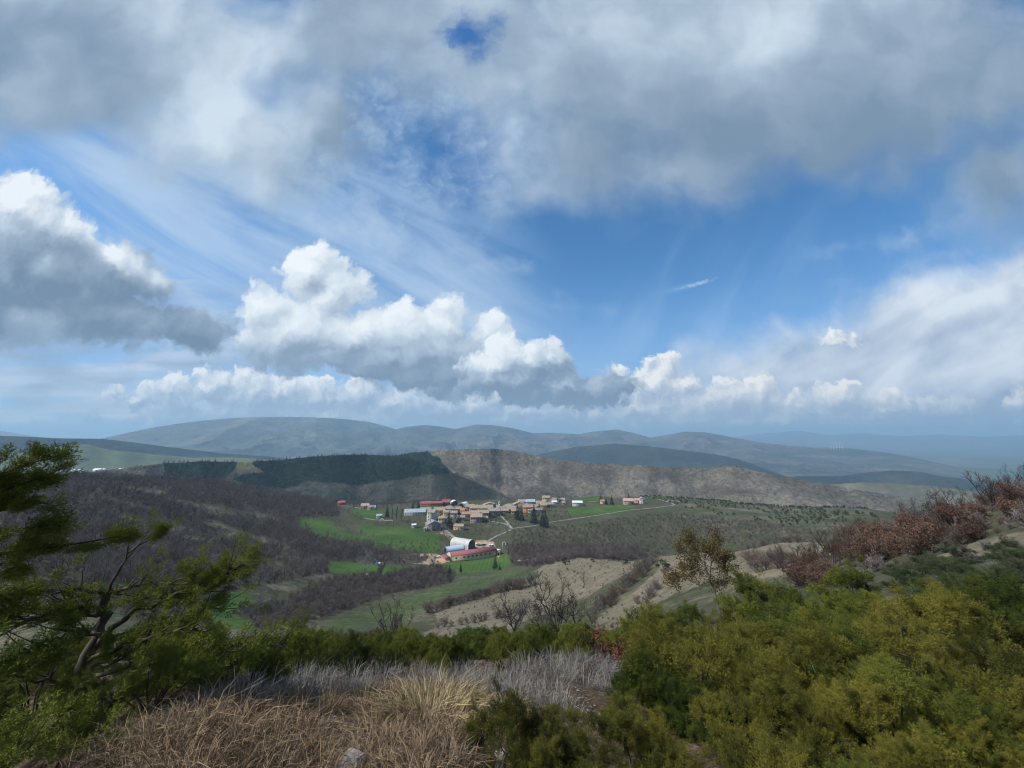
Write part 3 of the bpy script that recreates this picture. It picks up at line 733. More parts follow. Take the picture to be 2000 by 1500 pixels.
def unit(v): return v / (np.linalg.norm(v, axis=-1, keepdims=True) + 1e-9)
def rdir(n, g): return unit(g.normal(size=(n, 3)))
def slivers(base, d, L, w, g):
    """thin triangles from base along d"""
    n = len(base); side = unit(np.cross(d, rdir(n, g)))
    L = np.asarray(L).reshape(-1, 1); w = np.asarray(w).reshape(-1, 1)
    V = np.stack([base - side * w, base + side * w, base + d * L], 1).reshape(-1, 3)
    return V, np.arange(3 * n).reshape(n, 3)
def leaves(c, size, g):
    """small random quads"""
    n = len(c); a = rdir(n, g); b = unit(np.cross(a, rdir(n, g))); size = np.asarray(size).reshape(-1, 1)
    V = np.stack([c - a * size, c + b * size * 0.6, c + a * size, c - b * size * 0.6], 1).reshape(-1, 3)
    return V, np.arange(4 * n).reshape(n, 4)

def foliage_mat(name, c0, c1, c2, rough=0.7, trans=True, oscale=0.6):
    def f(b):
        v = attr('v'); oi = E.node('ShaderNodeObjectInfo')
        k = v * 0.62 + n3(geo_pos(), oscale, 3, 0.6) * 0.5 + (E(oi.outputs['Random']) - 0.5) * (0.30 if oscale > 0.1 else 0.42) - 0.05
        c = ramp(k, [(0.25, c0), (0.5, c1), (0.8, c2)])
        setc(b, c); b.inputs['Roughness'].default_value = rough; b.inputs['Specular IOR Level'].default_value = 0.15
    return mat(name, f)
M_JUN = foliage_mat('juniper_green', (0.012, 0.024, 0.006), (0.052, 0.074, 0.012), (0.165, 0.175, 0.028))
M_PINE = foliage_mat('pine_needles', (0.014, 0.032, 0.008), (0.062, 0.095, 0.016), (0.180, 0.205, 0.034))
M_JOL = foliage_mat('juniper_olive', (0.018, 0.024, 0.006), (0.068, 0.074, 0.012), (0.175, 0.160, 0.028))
M_JDK = foliage_mat('juniper_dark', (0.018, 0.028, 0.014), (0.040, 0.055, 0.026), (0.080, 0.098, 0.044))
M_CON = foliage_mat('conifer_dark', (0.008, 0.014, 0.012), (0.014, 0.024, 0.018), (0.028, 0.040, 0.026))
M_TWIG = foliage_mat('twig_grey', (0.066, 0.056, 0.057), (0.135, 0.115, 0.116), (0.225, 0.195, 0.192), oscale=0.02)
M_TWIGB = foliage_mat('twig_brown', (0.056, 0.042, 0.036), (0.118, 0.088, 0.075), (0.205, 0.156, 0.13), oscale=0.02)
M_TWIGP = foliage_mat('twig_pale', (0.14, 0.14, 0.14), (0.22, 0.22, 0.22), (0.32, 0.32, 0.31))
M_BARK = foliage_mat('bark', (0.035, 0.028, 0.024), (0.070, 0.058, 0.050), (0.14, 0.12, 0.105), oscale=6)
M_BARKG = foliage_mat('bark_pale', (0.12, 0.105, 0.09), (0.22, 0.195, 0.17), (0.34, 0.31, 0.28), oscale=9)
M_RUSS = foliage_mat('leaf_russet', (0.048, 0.028, 0.021), (0.100, 0.058, 0.042), (0.175, 0.108, 0.076), oscale=0.15)
M_GOLD = foliage_mat('leaf_gold', (0.034, 0.027, 0.010), (0.082, 0.060, 0.018), (0.15, 0.112, 0.036), oscale=1.2)
M_RED = foliage_mat('leaf_red', (0.060, 0.016, 0.010), (0.13, 0.034, 0.020), (0.20, 0.065, 0.036), oscale=1.2)
M_TAN = foliage_mat('grass_tan', (0.070, 0.044, 0.027), (0.155, 0.104, 0.064), (0.30, 0.225, 0.14), oscale=1.6)
M_GREY = foliage_mat('stem_grey', (0.085, 0.078, 0.070), (0.165, 0.154, 0.142), (0.28, 0.265, 0.245), oscale=1.4)

PROTO = bpy.data.collections.new('plant_shapes')       # not linked to the scene: source shapes for the instanced masses only

def branching(g, H_=7.0, spread=0.9, stems=1, limbs=7, twigs=13, sub=5, tw=0.022, droop=0.0, upright=0.0, trunk_r=0.11, clear=0.18, split=False):
    """a leafless tree: returns wood MB and twig MB (the same MB unless split)"""
    wood = MB(); crown = MB() if split else wood; ci = 0 if split else 1
    for s_ in range(stems):
        lean = g.normal(size=3) * (0.10 if stems == 1 else 0.45); lean[2] = 1; lean = unit(lean)
        hh = H_ * g.uniform(0.78, 1.0); p = np.array([g.normal() * 0.12 * (stems > 1), g.normal() * 0.12 * (stems > 1), -0.25])
        n = 6; pts = [p]
        for i in range(n): p = p + unit(lean + g.normal(size=3) * 0.10 + [0, 0, 0.15]) * hh * 0.86 / n; pts.append(p)
        pts = np.array(pts); tr = trunk_r / math.sqrt(stems) * np.linspace(1, 0.18, n + 1)
        wood.tube(pts, tr, 5, 0.5, 0)
        for l in range(limbs):
            f = clear + (1 - clear) * (l + g.uniform(0, 0.8)) / limbs; f = min(f, 0.99)
            q = pts[0] + 0; k = f * n; i = int(k); q = pts[i] * (1 - k + i) + pts[min(i + 1, n)] * (k - i)
            az = l * 2.4 + g.uniform(0, 1); el = g.uniform(0.15, 0.75) + upright
            d = np.array([math.cos(az) * math.cos(el), math.sin(az) * math.cos(el), math.sin(el)])
            L = H_ * 0.46 * spread * (1.08 - 0.62 * f) * g.uniform(0.7, 1.15)
            lp = [q]
            for i in range(4):
                d = unit(d + g.normal(size=3) * 0.20 + [0, 0, 0.18 - droop]); lp.append(lp[-1] + d * L / 4)
            lp = np.array(lp); wood.tube(lp, trunk_r * 0.36 * (1.1 - 0.6 * f) * np.linspace(1, 0.2, 5) + 0.006, 4, 0.45, 0)
            t = g.uniform(0.18, 1.0, twigs); k = t * 4; i = np.minimum(k.astype(int), 3)
            b = lp[i] * (1 - (k - i))[:, None] + lp[i + 1] * (k - i)[:, None]
            td = unit(d * 0.5 + rdir(twigs, g) * 0.85 + [0, 0, 0.35 + upright * 0.5]); tl = L * g.uniform(0.28, 0.55, twigs)
            V, F = slivers(b, td, tl, tw * 1.1, g); crown.add(V, F, np.repeat(g.uniform(0.2, 0.8, twigs), 3), ci)
            m = twigs * sub; ii = np.repeat(np.arange(twigs), sub); tt = g.uniform(0.25, 0.95, m)
            b2 = b[ii] + td[ii] * (tl[ii] * tt)[:, None]; d2 = unit(td[ii] * 0.7 + rdir(m, g) * 0.9 + [0, 0, 0.2])
            V, F = slivers(b2, d2, tl[ii] * g.uniform(0.3, 0.65, m), tw * 0.62, g); crown.add(V, F, np.repeat(g.uniform(0.2, 1.0, m), 3), ci)
    return wood, crown

def plume(g, subs, needles, nl=0.13, nw=0.011):
    """one upright juniper spray of unit length"""
    P_ = []; 
    t = (np.arange(subs) + g.uniform(0, 0.9, subs)) / subs
    az = np.arange(subs) * 2.4 + g.uniform(0, 0.8, subs); el = g.uniform(0.55, 1.0, subs)
    d = np.stack([np.cos(az) * np.cos(el), np.sin(az) * np.cos(el), np.sin(el)], -1)
    b = np.stack([t * 0 , t * 0, t * 0.72], -1); L = 0.42 * (1.1 - 0.6 * t) * g.uniform(0.7, 1.1, subs)
    ii = np.repeat(np.arange(subs), needles); m = len(ii)
    s_ = g.uniform(0.1, 1.0, m); base = b[ii] + d[ii] * (L[ii] * s_)[:, None]
    nd = unit(d[ii] * 0.9 + rdir(m, g) * 0.75)
    V, F = slivers(base, nd, nl * g.uniform(0.6, 1.2, m), nw, g)
    return V.astype(np.float32), F
def place_plumes(mb, protos, base, d, L, v, g, mi=0):
    """stands a spray on each base point, turned to d"""
    n = len(base); which = g.integers(0, len(protos), n)
    for k, (PV, PF) in enumerate(protos):
        i = np.where(which == k)[0]
        if not len(i): continue
        z = unit(d[i]); x = unit(np.cross(z, rdir(len(i), g))); y = np.cross(z, x)
        M = np.stack([x, y, z], 1) * L[i][:, None, None]            # rows: local axes
        W = np.einsum('vk,nkj->nvj', PV, M) + base[i][:, None]
        nv = len(PV); F = (PF[None] + (np.arange(len(i)) * nv)[:, None, None]).reshape(-1, 3)
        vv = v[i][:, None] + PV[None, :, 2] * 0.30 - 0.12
        mb.add(W.reshape(-1, 3), F, vv.ravel(), mi)
_g = np.random.default_rng(11)
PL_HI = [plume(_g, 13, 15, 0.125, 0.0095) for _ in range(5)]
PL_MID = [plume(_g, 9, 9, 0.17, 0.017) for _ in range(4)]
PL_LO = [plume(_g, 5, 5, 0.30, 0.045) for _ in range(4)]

def juniper(g, rx, ry, h, n, plumes, PL, protos, sides=5, flat=0.5, v0=0.5):
    """a bush: stems fanning out from the foot, sprays over the outer shell"""
    wood = MB(); fol = MB()
    nl = max(7, int(n / 45)); lob_a = g.uniform(0, 2 * np.pi, nl); lob_r = g.uniform(0.25, 0.95, nl) ** 0.7; lob_z = g.uniform(0.0, 1.0, nl) ** 0.8; lob_z[:2] = 1.0; lob_r[:2] *= 0.4
    lc = np.stack([np.cos(lob_a) * lob_r * rx, np.sin(lob_a) * lob_r * ry, h * (0.10 + 0.80 * lob_z * (1 - 0.45 * lob_r ** 2))], -1)
    lr = g.uniform(0.17, 0.36, nl) * (rx + ry) / 2
    for c in lc:
        mid = c * [0.45, 0.45, 0.42] + g.normal(size=3) * 0.05 * rx
        wood.tube([[g.normal() * 0.04, g.normal() * 0.04, -0.25], mid, c], np.array([0.018, 0.012, 0.004]) * max(1, rx), sides, 0.2, 0)
    if n > 300:
        k = g.integers(0, nl, 90); dd = unit(rdir(90, g) + [0, 0, 0.5]); V, F = slivers(lc[k] + dd * (lr[k] * 0.6)[:, None], dd, lr[k] * g.uniform(0.4, 1.1, 90), 0.0022 * max(1, rx), g); wood.add(V, F, 0.75)
    li = g.integers(0, nl, n); d = rdir(n, g); d[:, 2] = np.abs(d[:, 2]) * 0.9 - 0.18
    base = lc[li] + unit(d) * (lr[li] * g.uniform(0.6, 1.0, n))[:, None] * [1, 1, 0.8]
    base[:, 2] = np.maximum(base[:, 2], 0.03)
    up = unit(unit(d) * 0.75 + rdir(n, g) * 0.35 + [0, 0, flat + 0.35])
    lv = g.uniform(0.25, 0.75, nl)
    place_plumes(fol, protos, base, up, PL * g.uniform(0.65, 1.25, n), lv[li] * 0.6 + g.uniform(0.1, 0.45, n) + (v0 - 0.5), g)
    m = int(n * 0.22); li = g.integers(0, nl, m)        # leading shoots that stand out of the outline
    ld = unit(rdir(nl, g) * 0.5 + [0, 0, 0.9]); st = g.uniform(0.2, 1.0, m)
    base = lc[li] + ld[li] * (lr[li] * 0.7 + st * PL * 1.6)[:, None] + g.normal(size=(m, 3)) * PL * 0.14
    place_plumes(fol, protos, base, unit(ld[li] + rdir(m, g) * 0.45), PL * (1.15 - 0.6 * st) * g.uniform(0.7, 1.1, m), lv[li] * 0.6 + g.uniform(0.2, 0.5, m), g)
    return wood, fol

def conifer(g, H_=10.0, w=2.2, n=420, leaf=0.30):
    wood = MB(); fol = MB()
    wood.tube([[0, 0, -0.3], [0, 0, H_ * 0.5], [0, 0, H_ * 0.97]], [0.18, 0.10, 0.02], 5, 0.5, 0)
    t = g.uniform(0.04, 0.98, n) ** 0.9; tier = np.floor(t * 12) / 12; rr = w * (1.0 - t) ** 0.8 * (0.75 + 0.35 * ((t * 12) % 1 < 0.5)) * g.uniform(0.35, 1.05, n); az = g.uniform(0, 2 * np.pi, n)
    b = np.stack([np.cos(az) * rr * 0.6, np.sin(az) * rr * 0.6, t * H_ + 0.2], -1)
    d = unit(np.stack([np.cos(az), np.sin(az), np.full(n, -0.15)], -1) + rdir(n, g) * 0.3)
    place_plumes(fol, PL_LO, b, d, leaf * H_ / 2.6 * (1.15 - t) * g.uniform(0.7, 1.2, n), g.uniform(0.1, 0.8, n), g)
    top = np.tile([[0, 0, H_ * 0.93]], (8, 1)) + g.normal(size=(8, 3)) * 0.05
    place_plumes(fol, PL_LO, top, unit(np.tile([[0, 0, 1.0]], (8, 1)) + g.normal(size=(8, 3)) * 0.25), np.full(8, H_ * 0.08), np.full(8, 0.4), g)
    return wood, fol

def merge(a, b):
    """one MB with two material slots: wood 0, leaves 1"""
    m = MB()
    for src, mi in ((a, 0), (b, 1)):
        if not src.V: continue
        V = np.concatenate(src.V); v = np.concatenate(src.vt); first = True
        for F in (src.T, src.Q):
            if F:
                m.V.append(V if first else np.zeros((0, 3), np.float32)); m.vt.append(v if first else v[:0])
                F = np.concatenate(F)
                (m.T if F.shape[1] == 3 else m.Q).append(F + m.n); (m.mt if F.shape[1] == 3 else m.mq).append(np.full(len(F), mi)); first = False
        m.n += len(V)
    return m

def scatter(name, protos, pts, scl, rot, idx, kind='stuff'):
    """ONE object that shows many copies of shapes nobody could count"""
    pts = np.asarray(pts, dtype=np.float32); n = len(pts)
    me = bpy.data.meshes.new(name); me.vertices.add(n); me.vertices.foreach_set('co', pts.ravel())
    for nm, ty, da in (('scl', 'FLOAT', scl), ('rot', 'FLOAT', rot), ('idx', 'INT', idx)):
        a = me.attributes.new(nm, ty, 'POINT'); a.data.foreach_set('value', np.asarray(da, dtype=np.float32 if ty == 'FLOAT' else np.int32))
    o = link(name, me); tag(o, kind=kind)
    cl = bpy.data.collections.new(name + '_shapes')
    for i, pm in enumerate(protos):
        po = bpy.data.objects.new('%02d_%s' % (i, name), pm); cl.objects.link(po)
    g = bpy.data.node_groups.new(name, 'GeometryNodeTree')
    g.interface.new_socket('Geometry', in_out='INPUT', socket_type='NodeSocketGeometry'); g.interface.new_socket('Geometry', in_out='OUTPUT', socket_type='NodeSocketGeometry')
    N = g.nodes.new; gi = N('NodeGroupInput'); go = N('NodeGroupOutput')
    ci = N('GeometryNodeCollectionInfo'); ci.inputs[0].default_value = cl; ci.inputs['Separate Children'].default_value = True; ci.inputs['Reset Children'].default_value = True
    ip = N('GeometryNodeInstanceOnPoints'); ip.inputs['Pick Instance'].default_value = True
    def na(nm, ty):
        a = N('GeometryNodeInputNamedAttribute'); a.data_type = ty; a.inputs[0].default_value = nm; return a.outputs[0]
    L = g.links.new
    L(gi.outputs[0], ip.inputs['Points']); L(ci.outputs[0], ip.inputs['Instance']); L(na('idx', 'INT'), ip.inputs['Instance Index'])
    cx = N('ShaderNodeCombineXYZ'); L(na('rot', 'FLOAT'), cx.inputs[2]); L(cx.outputs[0], ip.inputs['Rotation'])
    L(na('scl', 'FLOAT'), ip.inputs['Scale']); L(ip.outputs[0], go.inputs[0])
    md = o.modifiers.new('scatter', 'NODES'); md.node_group = g
    return o

# ------------------------------------------------------------------ plants: source meshes
G = np.random.default_rng(5)
def one(wood, crown, mats, name): return merge(wood, crown).mesh(name, mats)
BARE, BARE_P = [], []          # one-piece and two-piece leafless trees, 7 m tall
for i, kw in enumerate([dict(), dict(spread=1.15, clear=0.14), dict(stems=3, limbs=5, twigs=9), dict(spread=0.8, upright=0.25), dict(stems=2, limbs=6, twigs=11)]):
    m_ = M_TWIG if i % 2 == 0 else M_TWIGB
    w_, _c = branching(G, tw=0.034, **kw); BARE.append(w_.mesh('bare_tree', [M_BARK, m_]))
    w_, c_ = branching(G, split=True, twigs=int(kw.get('twigs', 13) * 1.5), sub=7, tw=0.016, **{k: v for k, v in kw.items() if k != 'twigs'})
    BARE_P.append((w_.mesh('trunk', [M_BARK]), c_.mesh('crown', [m_])))
NEARB = []                     # the dark bare trees beyond the juniper belt
M_TWIGD = foliage_mat('twig_dark', (0.030, 0.023, 0.020), (0.060, 0.048, 0.042), (0.105, 0.086, 0.076), oscale=0.1)
for kw in (dict(stems=4, limbs=5, twigs=12), dict(stems=3, limbs=6, twigs=12, upright=0.3, spread=0.8), dict(stems=6, limbs=4, twigs=12, spread=0.8, upright=0.2), dict(stems=1, limbs=9, twigs=15)):
    w_, c_ = branching(G, split=True, sub=8, tw=0.020, trunk_r=0.17, clear=0.12, **kw); NEARB.append((w_.mesh('trunk', [M_TWIGD]), c_.mesh('crown', [M_TWIGD])))
POPLAR = []
for i in range(2):
    w_, c_ = branching(G, H_=7, spread=0.42, upright=0.75, limbs=14, twigs=12, sub=5, clear=0.1, split=True, tw=0.03); POPLAR.append((w_.mesh('trunk', [M_BARK]), c_.mesh('crown', [M_TWIGB])))
BUSH = []                      # leafless thickets, 2.5 m tall
for i in range(5):
    w_, _c = branching(G, H_=2.5, spread=1.25, stems=5, limbs=6, twigs=9, sub=4, tw=0.020, trunk_r=0.05, clear=0.05); BUSH.append(w_.mesh('bare_bush', [M_BARK, M_TWIG if i % 2 else M_TWIGB]))
def leafy(g, H_, mat_, n_leaf, size, **kw):
    w_, c_ = branching(g, H_=H_, split=True, **kw)
    V = np.concatenate(c_.V); tips = V[2::3]; k = g.integers(0, len(tips), n_leaf)
    LV, LF = leaves(tips[k] + g.normal(size=(n_leaf, 3)) * size * 1.6, size * g.uniform(0.6, 1.2, n_leaf), g)
    f = MB(); f.add(LV, LF, np.repeat(np.clip(V[:, 2].max() and (tips[k][:, 2] / H_) * 0.5 + g.uniform(0, 0.5, n_leaf), 0, 1), 4))
    w_.V += c_.V; w_.vt += c_.vt; w_.T += [t + w_.n for t in c_.T]; w_.mt += c_.mt; w_.n += c_.n
    return w_, f
RUSSET = []
for i in range(4):
    a_, b_ = leafy(G, 3.2, M_RUSS, 2600, 0.065, spread=1.1, stems=3, limbs=6, twigs=10, sub=4, tw=0.014, trunk_r=0.07, clear=0.08); RUSSET.append((a_.mesh('branches', [M_BARK, M_TWIGB]), b_.mesh('leaves', [M_RUSS])))
def jun_pair(g, rx, ry, h, n, PL, protos, m_, **kw):
    w_, f_ = juniper(g, rx, ry, h, n, None, PL, protos, **kw); return (w_.mesh('stems', [M_BARK]), f_.mesh('foliage', [m_]))
JUN_N = [jun_pair(G, 0.62, 0.58, 0.95, 640, 0.17, PL_HI, M_JUN) for _ in range(3)]            # near, about 1 m
JOL_N = [jun_pair(G, 0.66, 0.60, 0.85, 680, 0.17, PL_HI, M_JOL) for _ in range(4)]
JUN_M = [jun_pair(G, 1.0, 0.9, 1.7, 760, 0.26, PL_MID, M_JUN, flat=0.9) for _ in range(4)]     # middle distance
JUN_T = []
for _ in range(4):
    w_, f_ = juniper(G, 0.80, 0.75, 1.8, 1300, None, 0.24, PL_MID, flat=1.2); me_ = f_.mesh('foliage', [M_JUN]); JUN_T.append((w_.mesh('stems', [M_BARK]), me_, max(float(x[:, 2].max()) for x in f_.V)))
JDK_M = [jun_pair(G, 1.0, 0.9, 1.6, 560, 0.27, PL_MID, M_JDK, flat=0.9) for _ in range(2)]
JDK_F = []
for _ in range(3):
    w_, f_ = juniper(G, 1.1, 1.0, 1.6, 110, None, 0.6, PL_LO, sides=3); JDK_F.append(merge(w_, f_).mesh('juniper', [M_BARK, M_JDK]))
CON = []
CON1 = []
for i in range(3):
    w_, f_ = conifer(G, 10, 2.6 + 0.3 * i, 520); CON.append((w_.mesh('trunk', [M_BARK]), f_.mesh('crown', [M_CON])))
    w_, f_ = conifer(G, 10, 2.9, 110, 0.42); CON1.append(merge(w_, f_).mesh('pine', [M_BARK, M_CON]))
w_, f_ = conifer(G, 10, 1.15, 520, 0.22); CYP = (w_.mesh('trunk', [M_BARK]), f_.mesh('crown', [M_CON]))
LOWBUSH = []
for i in range(3):
    w_, f_ = branching(G, H_=3.0, spread=1.2, stems=2, limbs=4, twigs=6, sub=2, tw=0.10, trunk_r=0.06, clear=0.1, split=True); LOWBUSH.append(merge(w_, f_).mesh('bush', [M_BARK, M_TWIGB]))

# ------------------------------------------------------------------ plants: putting them in place
def empty(name, loc, rz=0.0, s=1.0):
    o = bpy.data.objects.new(name, None); C.objects.link(o); o.location = loc; o.rotation_euler = (0, 0, rz); o.scale = (s,) * 3 if not isinstance(s, tuple) else s
    o.empty_display_size = 0.2
    return o
def plant(name, parts, loc, s=1.0, rz=None, label=None, cat='bush', group=None, names=('stems', 'foliage')):
    rz = random.uniform(0, 6.28) if rz is None else rz
    loc = Vector(loc)
    if isinstance(parts, tuple):
        t = empty(name, loc, rz, s)
        for nm, me in zip(names, parts): link(nm, me, t)
    else:
        t = link(name, parts); t.location = loc; t.rotation_euler = (0, 0, rz); t.scale = (s,) * 3 if not isinstance(s, tuple) else s
    tag(t, label, cat, group); return t

def region_pts(poly, r0, r1, spacing, jitter=0.45, seed=1, keep=1.0):
    """spread over the ground inside a polygon of the photograph, evenly in the real place"""
    g = np.random.default_rng(seed); xs = [p[0] for p in poly]; A = [math.atan2(ray(x, 950)[0], ray(x, 950)[1]) for x in (min(xs) - 40, max(xs) + 40)]
    X0, X1 = r1 * math.sin(min(A[0], 0) if A[0] < 0 else A[0] * 0), r1 * math.sin(max(A[1], 0))
    gx = np.arange(X0, X1 + spacing, spacing); gy = np.arange(r0 * 0.4, r1, spacing)
    X, Y = np.meshgrid(gx, gy); X = X.ravel(); Y = Y.ravel()
    X = X + g.uniform(-jitter, jitter, len(X)) * spacing; Y = Y + g.uniform(-jitter, jitter, len(Y)) * spacing
    r = np.hypot(X, Y); k = (r > r0) & (r < r1) & (g.uniform(size=len(X)) < keep); X = X[k]; Y = Y[k]
    Z = H(X, Y); px, py = project(X, Y, Z); k = in_poly(px, py, poly)
    return np.stack([X[k], Y[k], Z[k]], -1)
def line_pts(poly, spacing, width, seed=1, rmin=1.0):
    """along a line of the photograph, laid on the ground"""
    g = np.random.default_rng(seed); W = [at(x, y, rmin) for x, y in poly]; out = []
    for a, b in zip(W[:-1], W[1:]):
        d = b - a; L = math.hypot(d.x, d.y); n = max(1, int(L / spacing)); nx, ny = -d.y / (L + 1e-6), d.x / (L + 1e-6)
        for i in range(n):
            t = (i + g.uniform(0, 0.8)) / n; w = g.uniform(-0.5, 0.5) * width; x = a.x + d.x * t + nx * w; y = a.y + d.y * t + ny * w
            out.append((x, y, gz(x, y)))
    return np.array(out)
# ------------------------------------------------------------------ woods, hedges, scrub
TREES = []   # (x, y, z, scale, prototype, region label, group)
def add_trees(pts, h0, h1, seed, label, group, clumpy=0.0):
    g = np.random.default_rng(seed)
    for p in pts:
        if clumpy and fbm2(np.array([p[0] / 30]), np.array([p[1] / 30]), 3, seed)[0] < -clumpy: continue
        TREES.append((p[0], p[1], p[2], g.uniform(h0, h1) / 7.0, int(g.integers(0, 5)), label, group))
WOOD_L = [(-60,940),(120,935),(250,925),(450,942),(560,962),(655,985),(665,1008),(600,1012),(580,1012),(582,1030),(620,1046),(700,1064),(770,1078),(700,1092),(640,1094),(645,1118),(560,1136),(480,1150),(430,1162),(380,1190),(200,1250),(-80,1260)]
add_trees(region_pts(WOOD_L, 150, 760, 6.8, seed=3, keep=0.93), 6.5, 11.5, 4, 'leafless grey brown tree in the dense wood on the left slope', 'trees of the wood on the left slope', 0.16)
add_trees(region_pts([(560,1068),(700,1066),(790,1078),(860,1090),(800,1104),(740,1100),(640,1096),(560,1110)], 230, 460, 6.5, seed=5), 6, 9, 6, 'leafless brown tree in the belt of wood below the long green field', 'trees in the belt left of the farm')
add_trees(region_pts([(450,1196),(560,1170),(640,1130),(760,1120),(850,1104),(890,1120),(880,1140),(760,1160),(690,1186),(600,1218),(520,1236)], 110, 380, 6.0, seed=7, keep=0.9), 4, 7.5, 8, 'leafless tree in the wide hedge belt between the green field and the olive meadow', 'trees of the wide hedge belt')
add_trees(region_pts([(985,1062),(1100,1064),(1230,1070),(1300,1080),(1240,1096),(1130,1090),(1050,1108),(1000,1106)], 240, 440, 6.4, seed=9), 5, 8.5, 10, 'leafless tree in the wood right of the long red roof', 'trees of the wood right of the farm')
add_trees(region_pts([(990,1038),(1120,1030),(1300,1010),(1450,1020),(1600,1040),(1640,1050),(1500,1064),(1300,1072),(1000,1064)], 330, 560, 7.5, seed=11, keep=0.8), 4, 7, 12, 'leafless tree on the dim slope below the white track', 'trees on the slope below the white track')
add_trees(region_pts([(700,1024),(830,1022),(880,1030),(900,1060),(865,1066),(860,1040),(760,1030)], 380, 620, 7.0, seed=13, keep=0.7), 4, 7, 14, 'leafless tree among the small plots left of the village', 'trees left of the village')
add_trees(region_pts([(900,1020),(1000,1040),(960,1056),(900,1050),(880,1036)], 380, 620, 7.0, seed=15, keep=0.7), 4, 6.5, 16, 'leafless tree on the bank below the village houses', 'trees below the village')
add_trees(region_pts([(600,985),(700,984),(800,975),(960,964),(1060,962),(1060,968),(940,978),(800,990),(700,996),(640,1000),(590,1004)], 560, 820, 9, seed=17, keep=0.85), 5, 9, 18, 'leafless tree behind the village at the foot of the brown hill', 'trees behind the village')
for k, (ln, sp, wd, hh, lab) in enumerate([
    ([(583,1012),(640,1016),(668,1030),(700,1042),(740,1052),(780,1060),(840,1060)], 4.5, 9, (3.5, 6), 'hedge winding between the two bright green fields'),
    ([(585,1034),(640,1050),(700,1064),(780,1074),(850,1084)], 5, 9, (4, 7), 'hedge along the lower side of the long green field'),
    ([(860,1042),(862,1084)], 5, 14, (4, 7), 'strip of trees at the right end of the green fields'),
    ([(660,996),(690,1006),(712,1016)], 6, 8, (5, 8), 'hedge beside the small green field left of the village'),
    ([(1120,964),(1180,960),(1250,958),(1310,962)], 9, 8, (3, 6), 'hedge along the skyline above the white house')]):
    add_trees(line_pts(ln, sp, wd, seed=30 + k, rmin=200), hh[0], hh[1], 40 + k, 'leafless tree in the ' + lab, 'trees of the ' + lab)
# the largest 270 stand as trees of their own, the rest as one mass
def vis_size(t):
    d = math.sqrt(t[0] ** 2 + t[1] ** 2 + t[2] ** 2); return t[3] * 7 / d
TREES.sort(key=vis_size, reverse=True)
for i, t in enumerate(TREES[:262]):
    if i < 90: plant('bare_tree', BARE_P[t[4]], t[:3], t[3], None, t[5], 'tree', t[6], ('trunk', 'crown'))
    else: plant('bare_tree', BARE[t[4]], t[:3], t[3], None, t[5], 'tree', t[6])
rest = TREES[262:]
scatter('woodland', BARE, [t[:3] for t in rest], [t[3] for t in rest], rng.uniform(0, 6.28, len(rest)), [t[4] for t in rest])

# undergrowth of the woods and rough slopes
def mass(name, protos, pts, s0, s1, seed=1):
    g = np.random.default_rng(seed); n = len(pts)
    scatter(name, protos, pts, g.uniform(s0, s1, n), g.uniform(0, 6.28, n), g.integers(0, len(protos), n))
wl_ = region_pts(WOOD_L, 110, 760, 6.0, seed=21); wl_ = wl_[fbm2(wl_[:, 0] / 30, wl_[:, 1] / 30, 3, 4) > -0.18]
under = [wl_, region_pts([(450,1196),(560,1170),(640,1130),(760,1120),(850,1104),(890,1120),(880,1140),(760,1160),(690,1186),(600,1218),(520,1236)], 110, 380, 3.6, seed=22),
         region_pts([(985,1062),(1230,1066),(1300,1080),(1240,1096),(1130,1090),(1050,1108),(1000,1106)], 240, 440, 4.4, seed=23),
         region_pts([(990,1036),(1120,1026),(1300,1000),(1600,1035),(1650,1056),(1500,1066),(1300,1074),(1000,1064)], 330, 620, 6.0, seed=24, keep=0.8),
         region_pts([(1040,990),(1110,1000),(1120,1012),(1040,1026),(960,1030),(930,1020)], 400, 700, 7.0, seed=25, keep=0.6),
         region_pts([(700,1052),(860,1066),(860,1100),(700,1104),(560,1080)], 260, 460, 7.0, seed=26, keep=0.6)]
mass('undergrowth', BUSH, np.concatenate(under), 0.7, 1.5, 2)
dots = region_pts([(1240,968),(1400,974),(1560,984),(1700,990),(1720,1012),(1690,1030),(1560,1038),(1420,1030),(1330,1012),(1330,990)], 350, 1000, 8.0, seed=27, keep=0.62)
dots = dots[fbm2(dots[:, 0] / 60, dots[:, 1] / 60, 3, 4) > -0.12]
mass('juniper_scrub', JDK_F, dots, 0.7, 1.7, 3)

def hill_pts(D, n, seed, sel=None):
    g = np.random.default_rng(seed); na, nt_ = D['x'].shape
    T = D['T']; i = g.integers(0, na - 1, n); j = g.integers(0, nt_ - 1, n); w = D['r'][i, j]; k = (T[i, j] < 1.02) & (g.uniform(size=n) < w / w.max())
    i = i[k]; j = j[k]; a = g.uniform(size=len(i)); b = g.uniform(size=len(i))
    f = lambda q: (q[i, j] * (1 - a) + q[i + 1, j] * a) * (1 - b) + (q[i, j + 1] * (1 - a) + q[i + 1, j + 1] * a) * b
    X, Y, Z = f(D['x']), f(D['y']), f(D['z']); px, py = project(X, Y, Z); k = (py > 870) & (py < 1000) & (px > 60) & (px < 1850) & (Z > -260)
    return np.stack([X[k], Y[k], Z[k]], -1), px[k], py[k]
hp, hx, hy = [np.concatenate(q) for q in zip(hill_pts(MID, 36000, 1), hill_pts(MIDB, 52000, 2))]
hx2 = hx + fbm2(hp[:, 0] / 60, hp[:, 1] / 60, 4, 5) * 30; hy2 = hy + fbm2(hp[:, 0] / 60, hp[:, 1] / 60, 4, 6) * 9
pine = in_poly(hx2, hy2, MIDCOVER[1][1]) | in_poly(hx2, hy2, MIDCOVER[2][1]); field = in_poly(hx2, hy2, MIDCOVER[3][1])
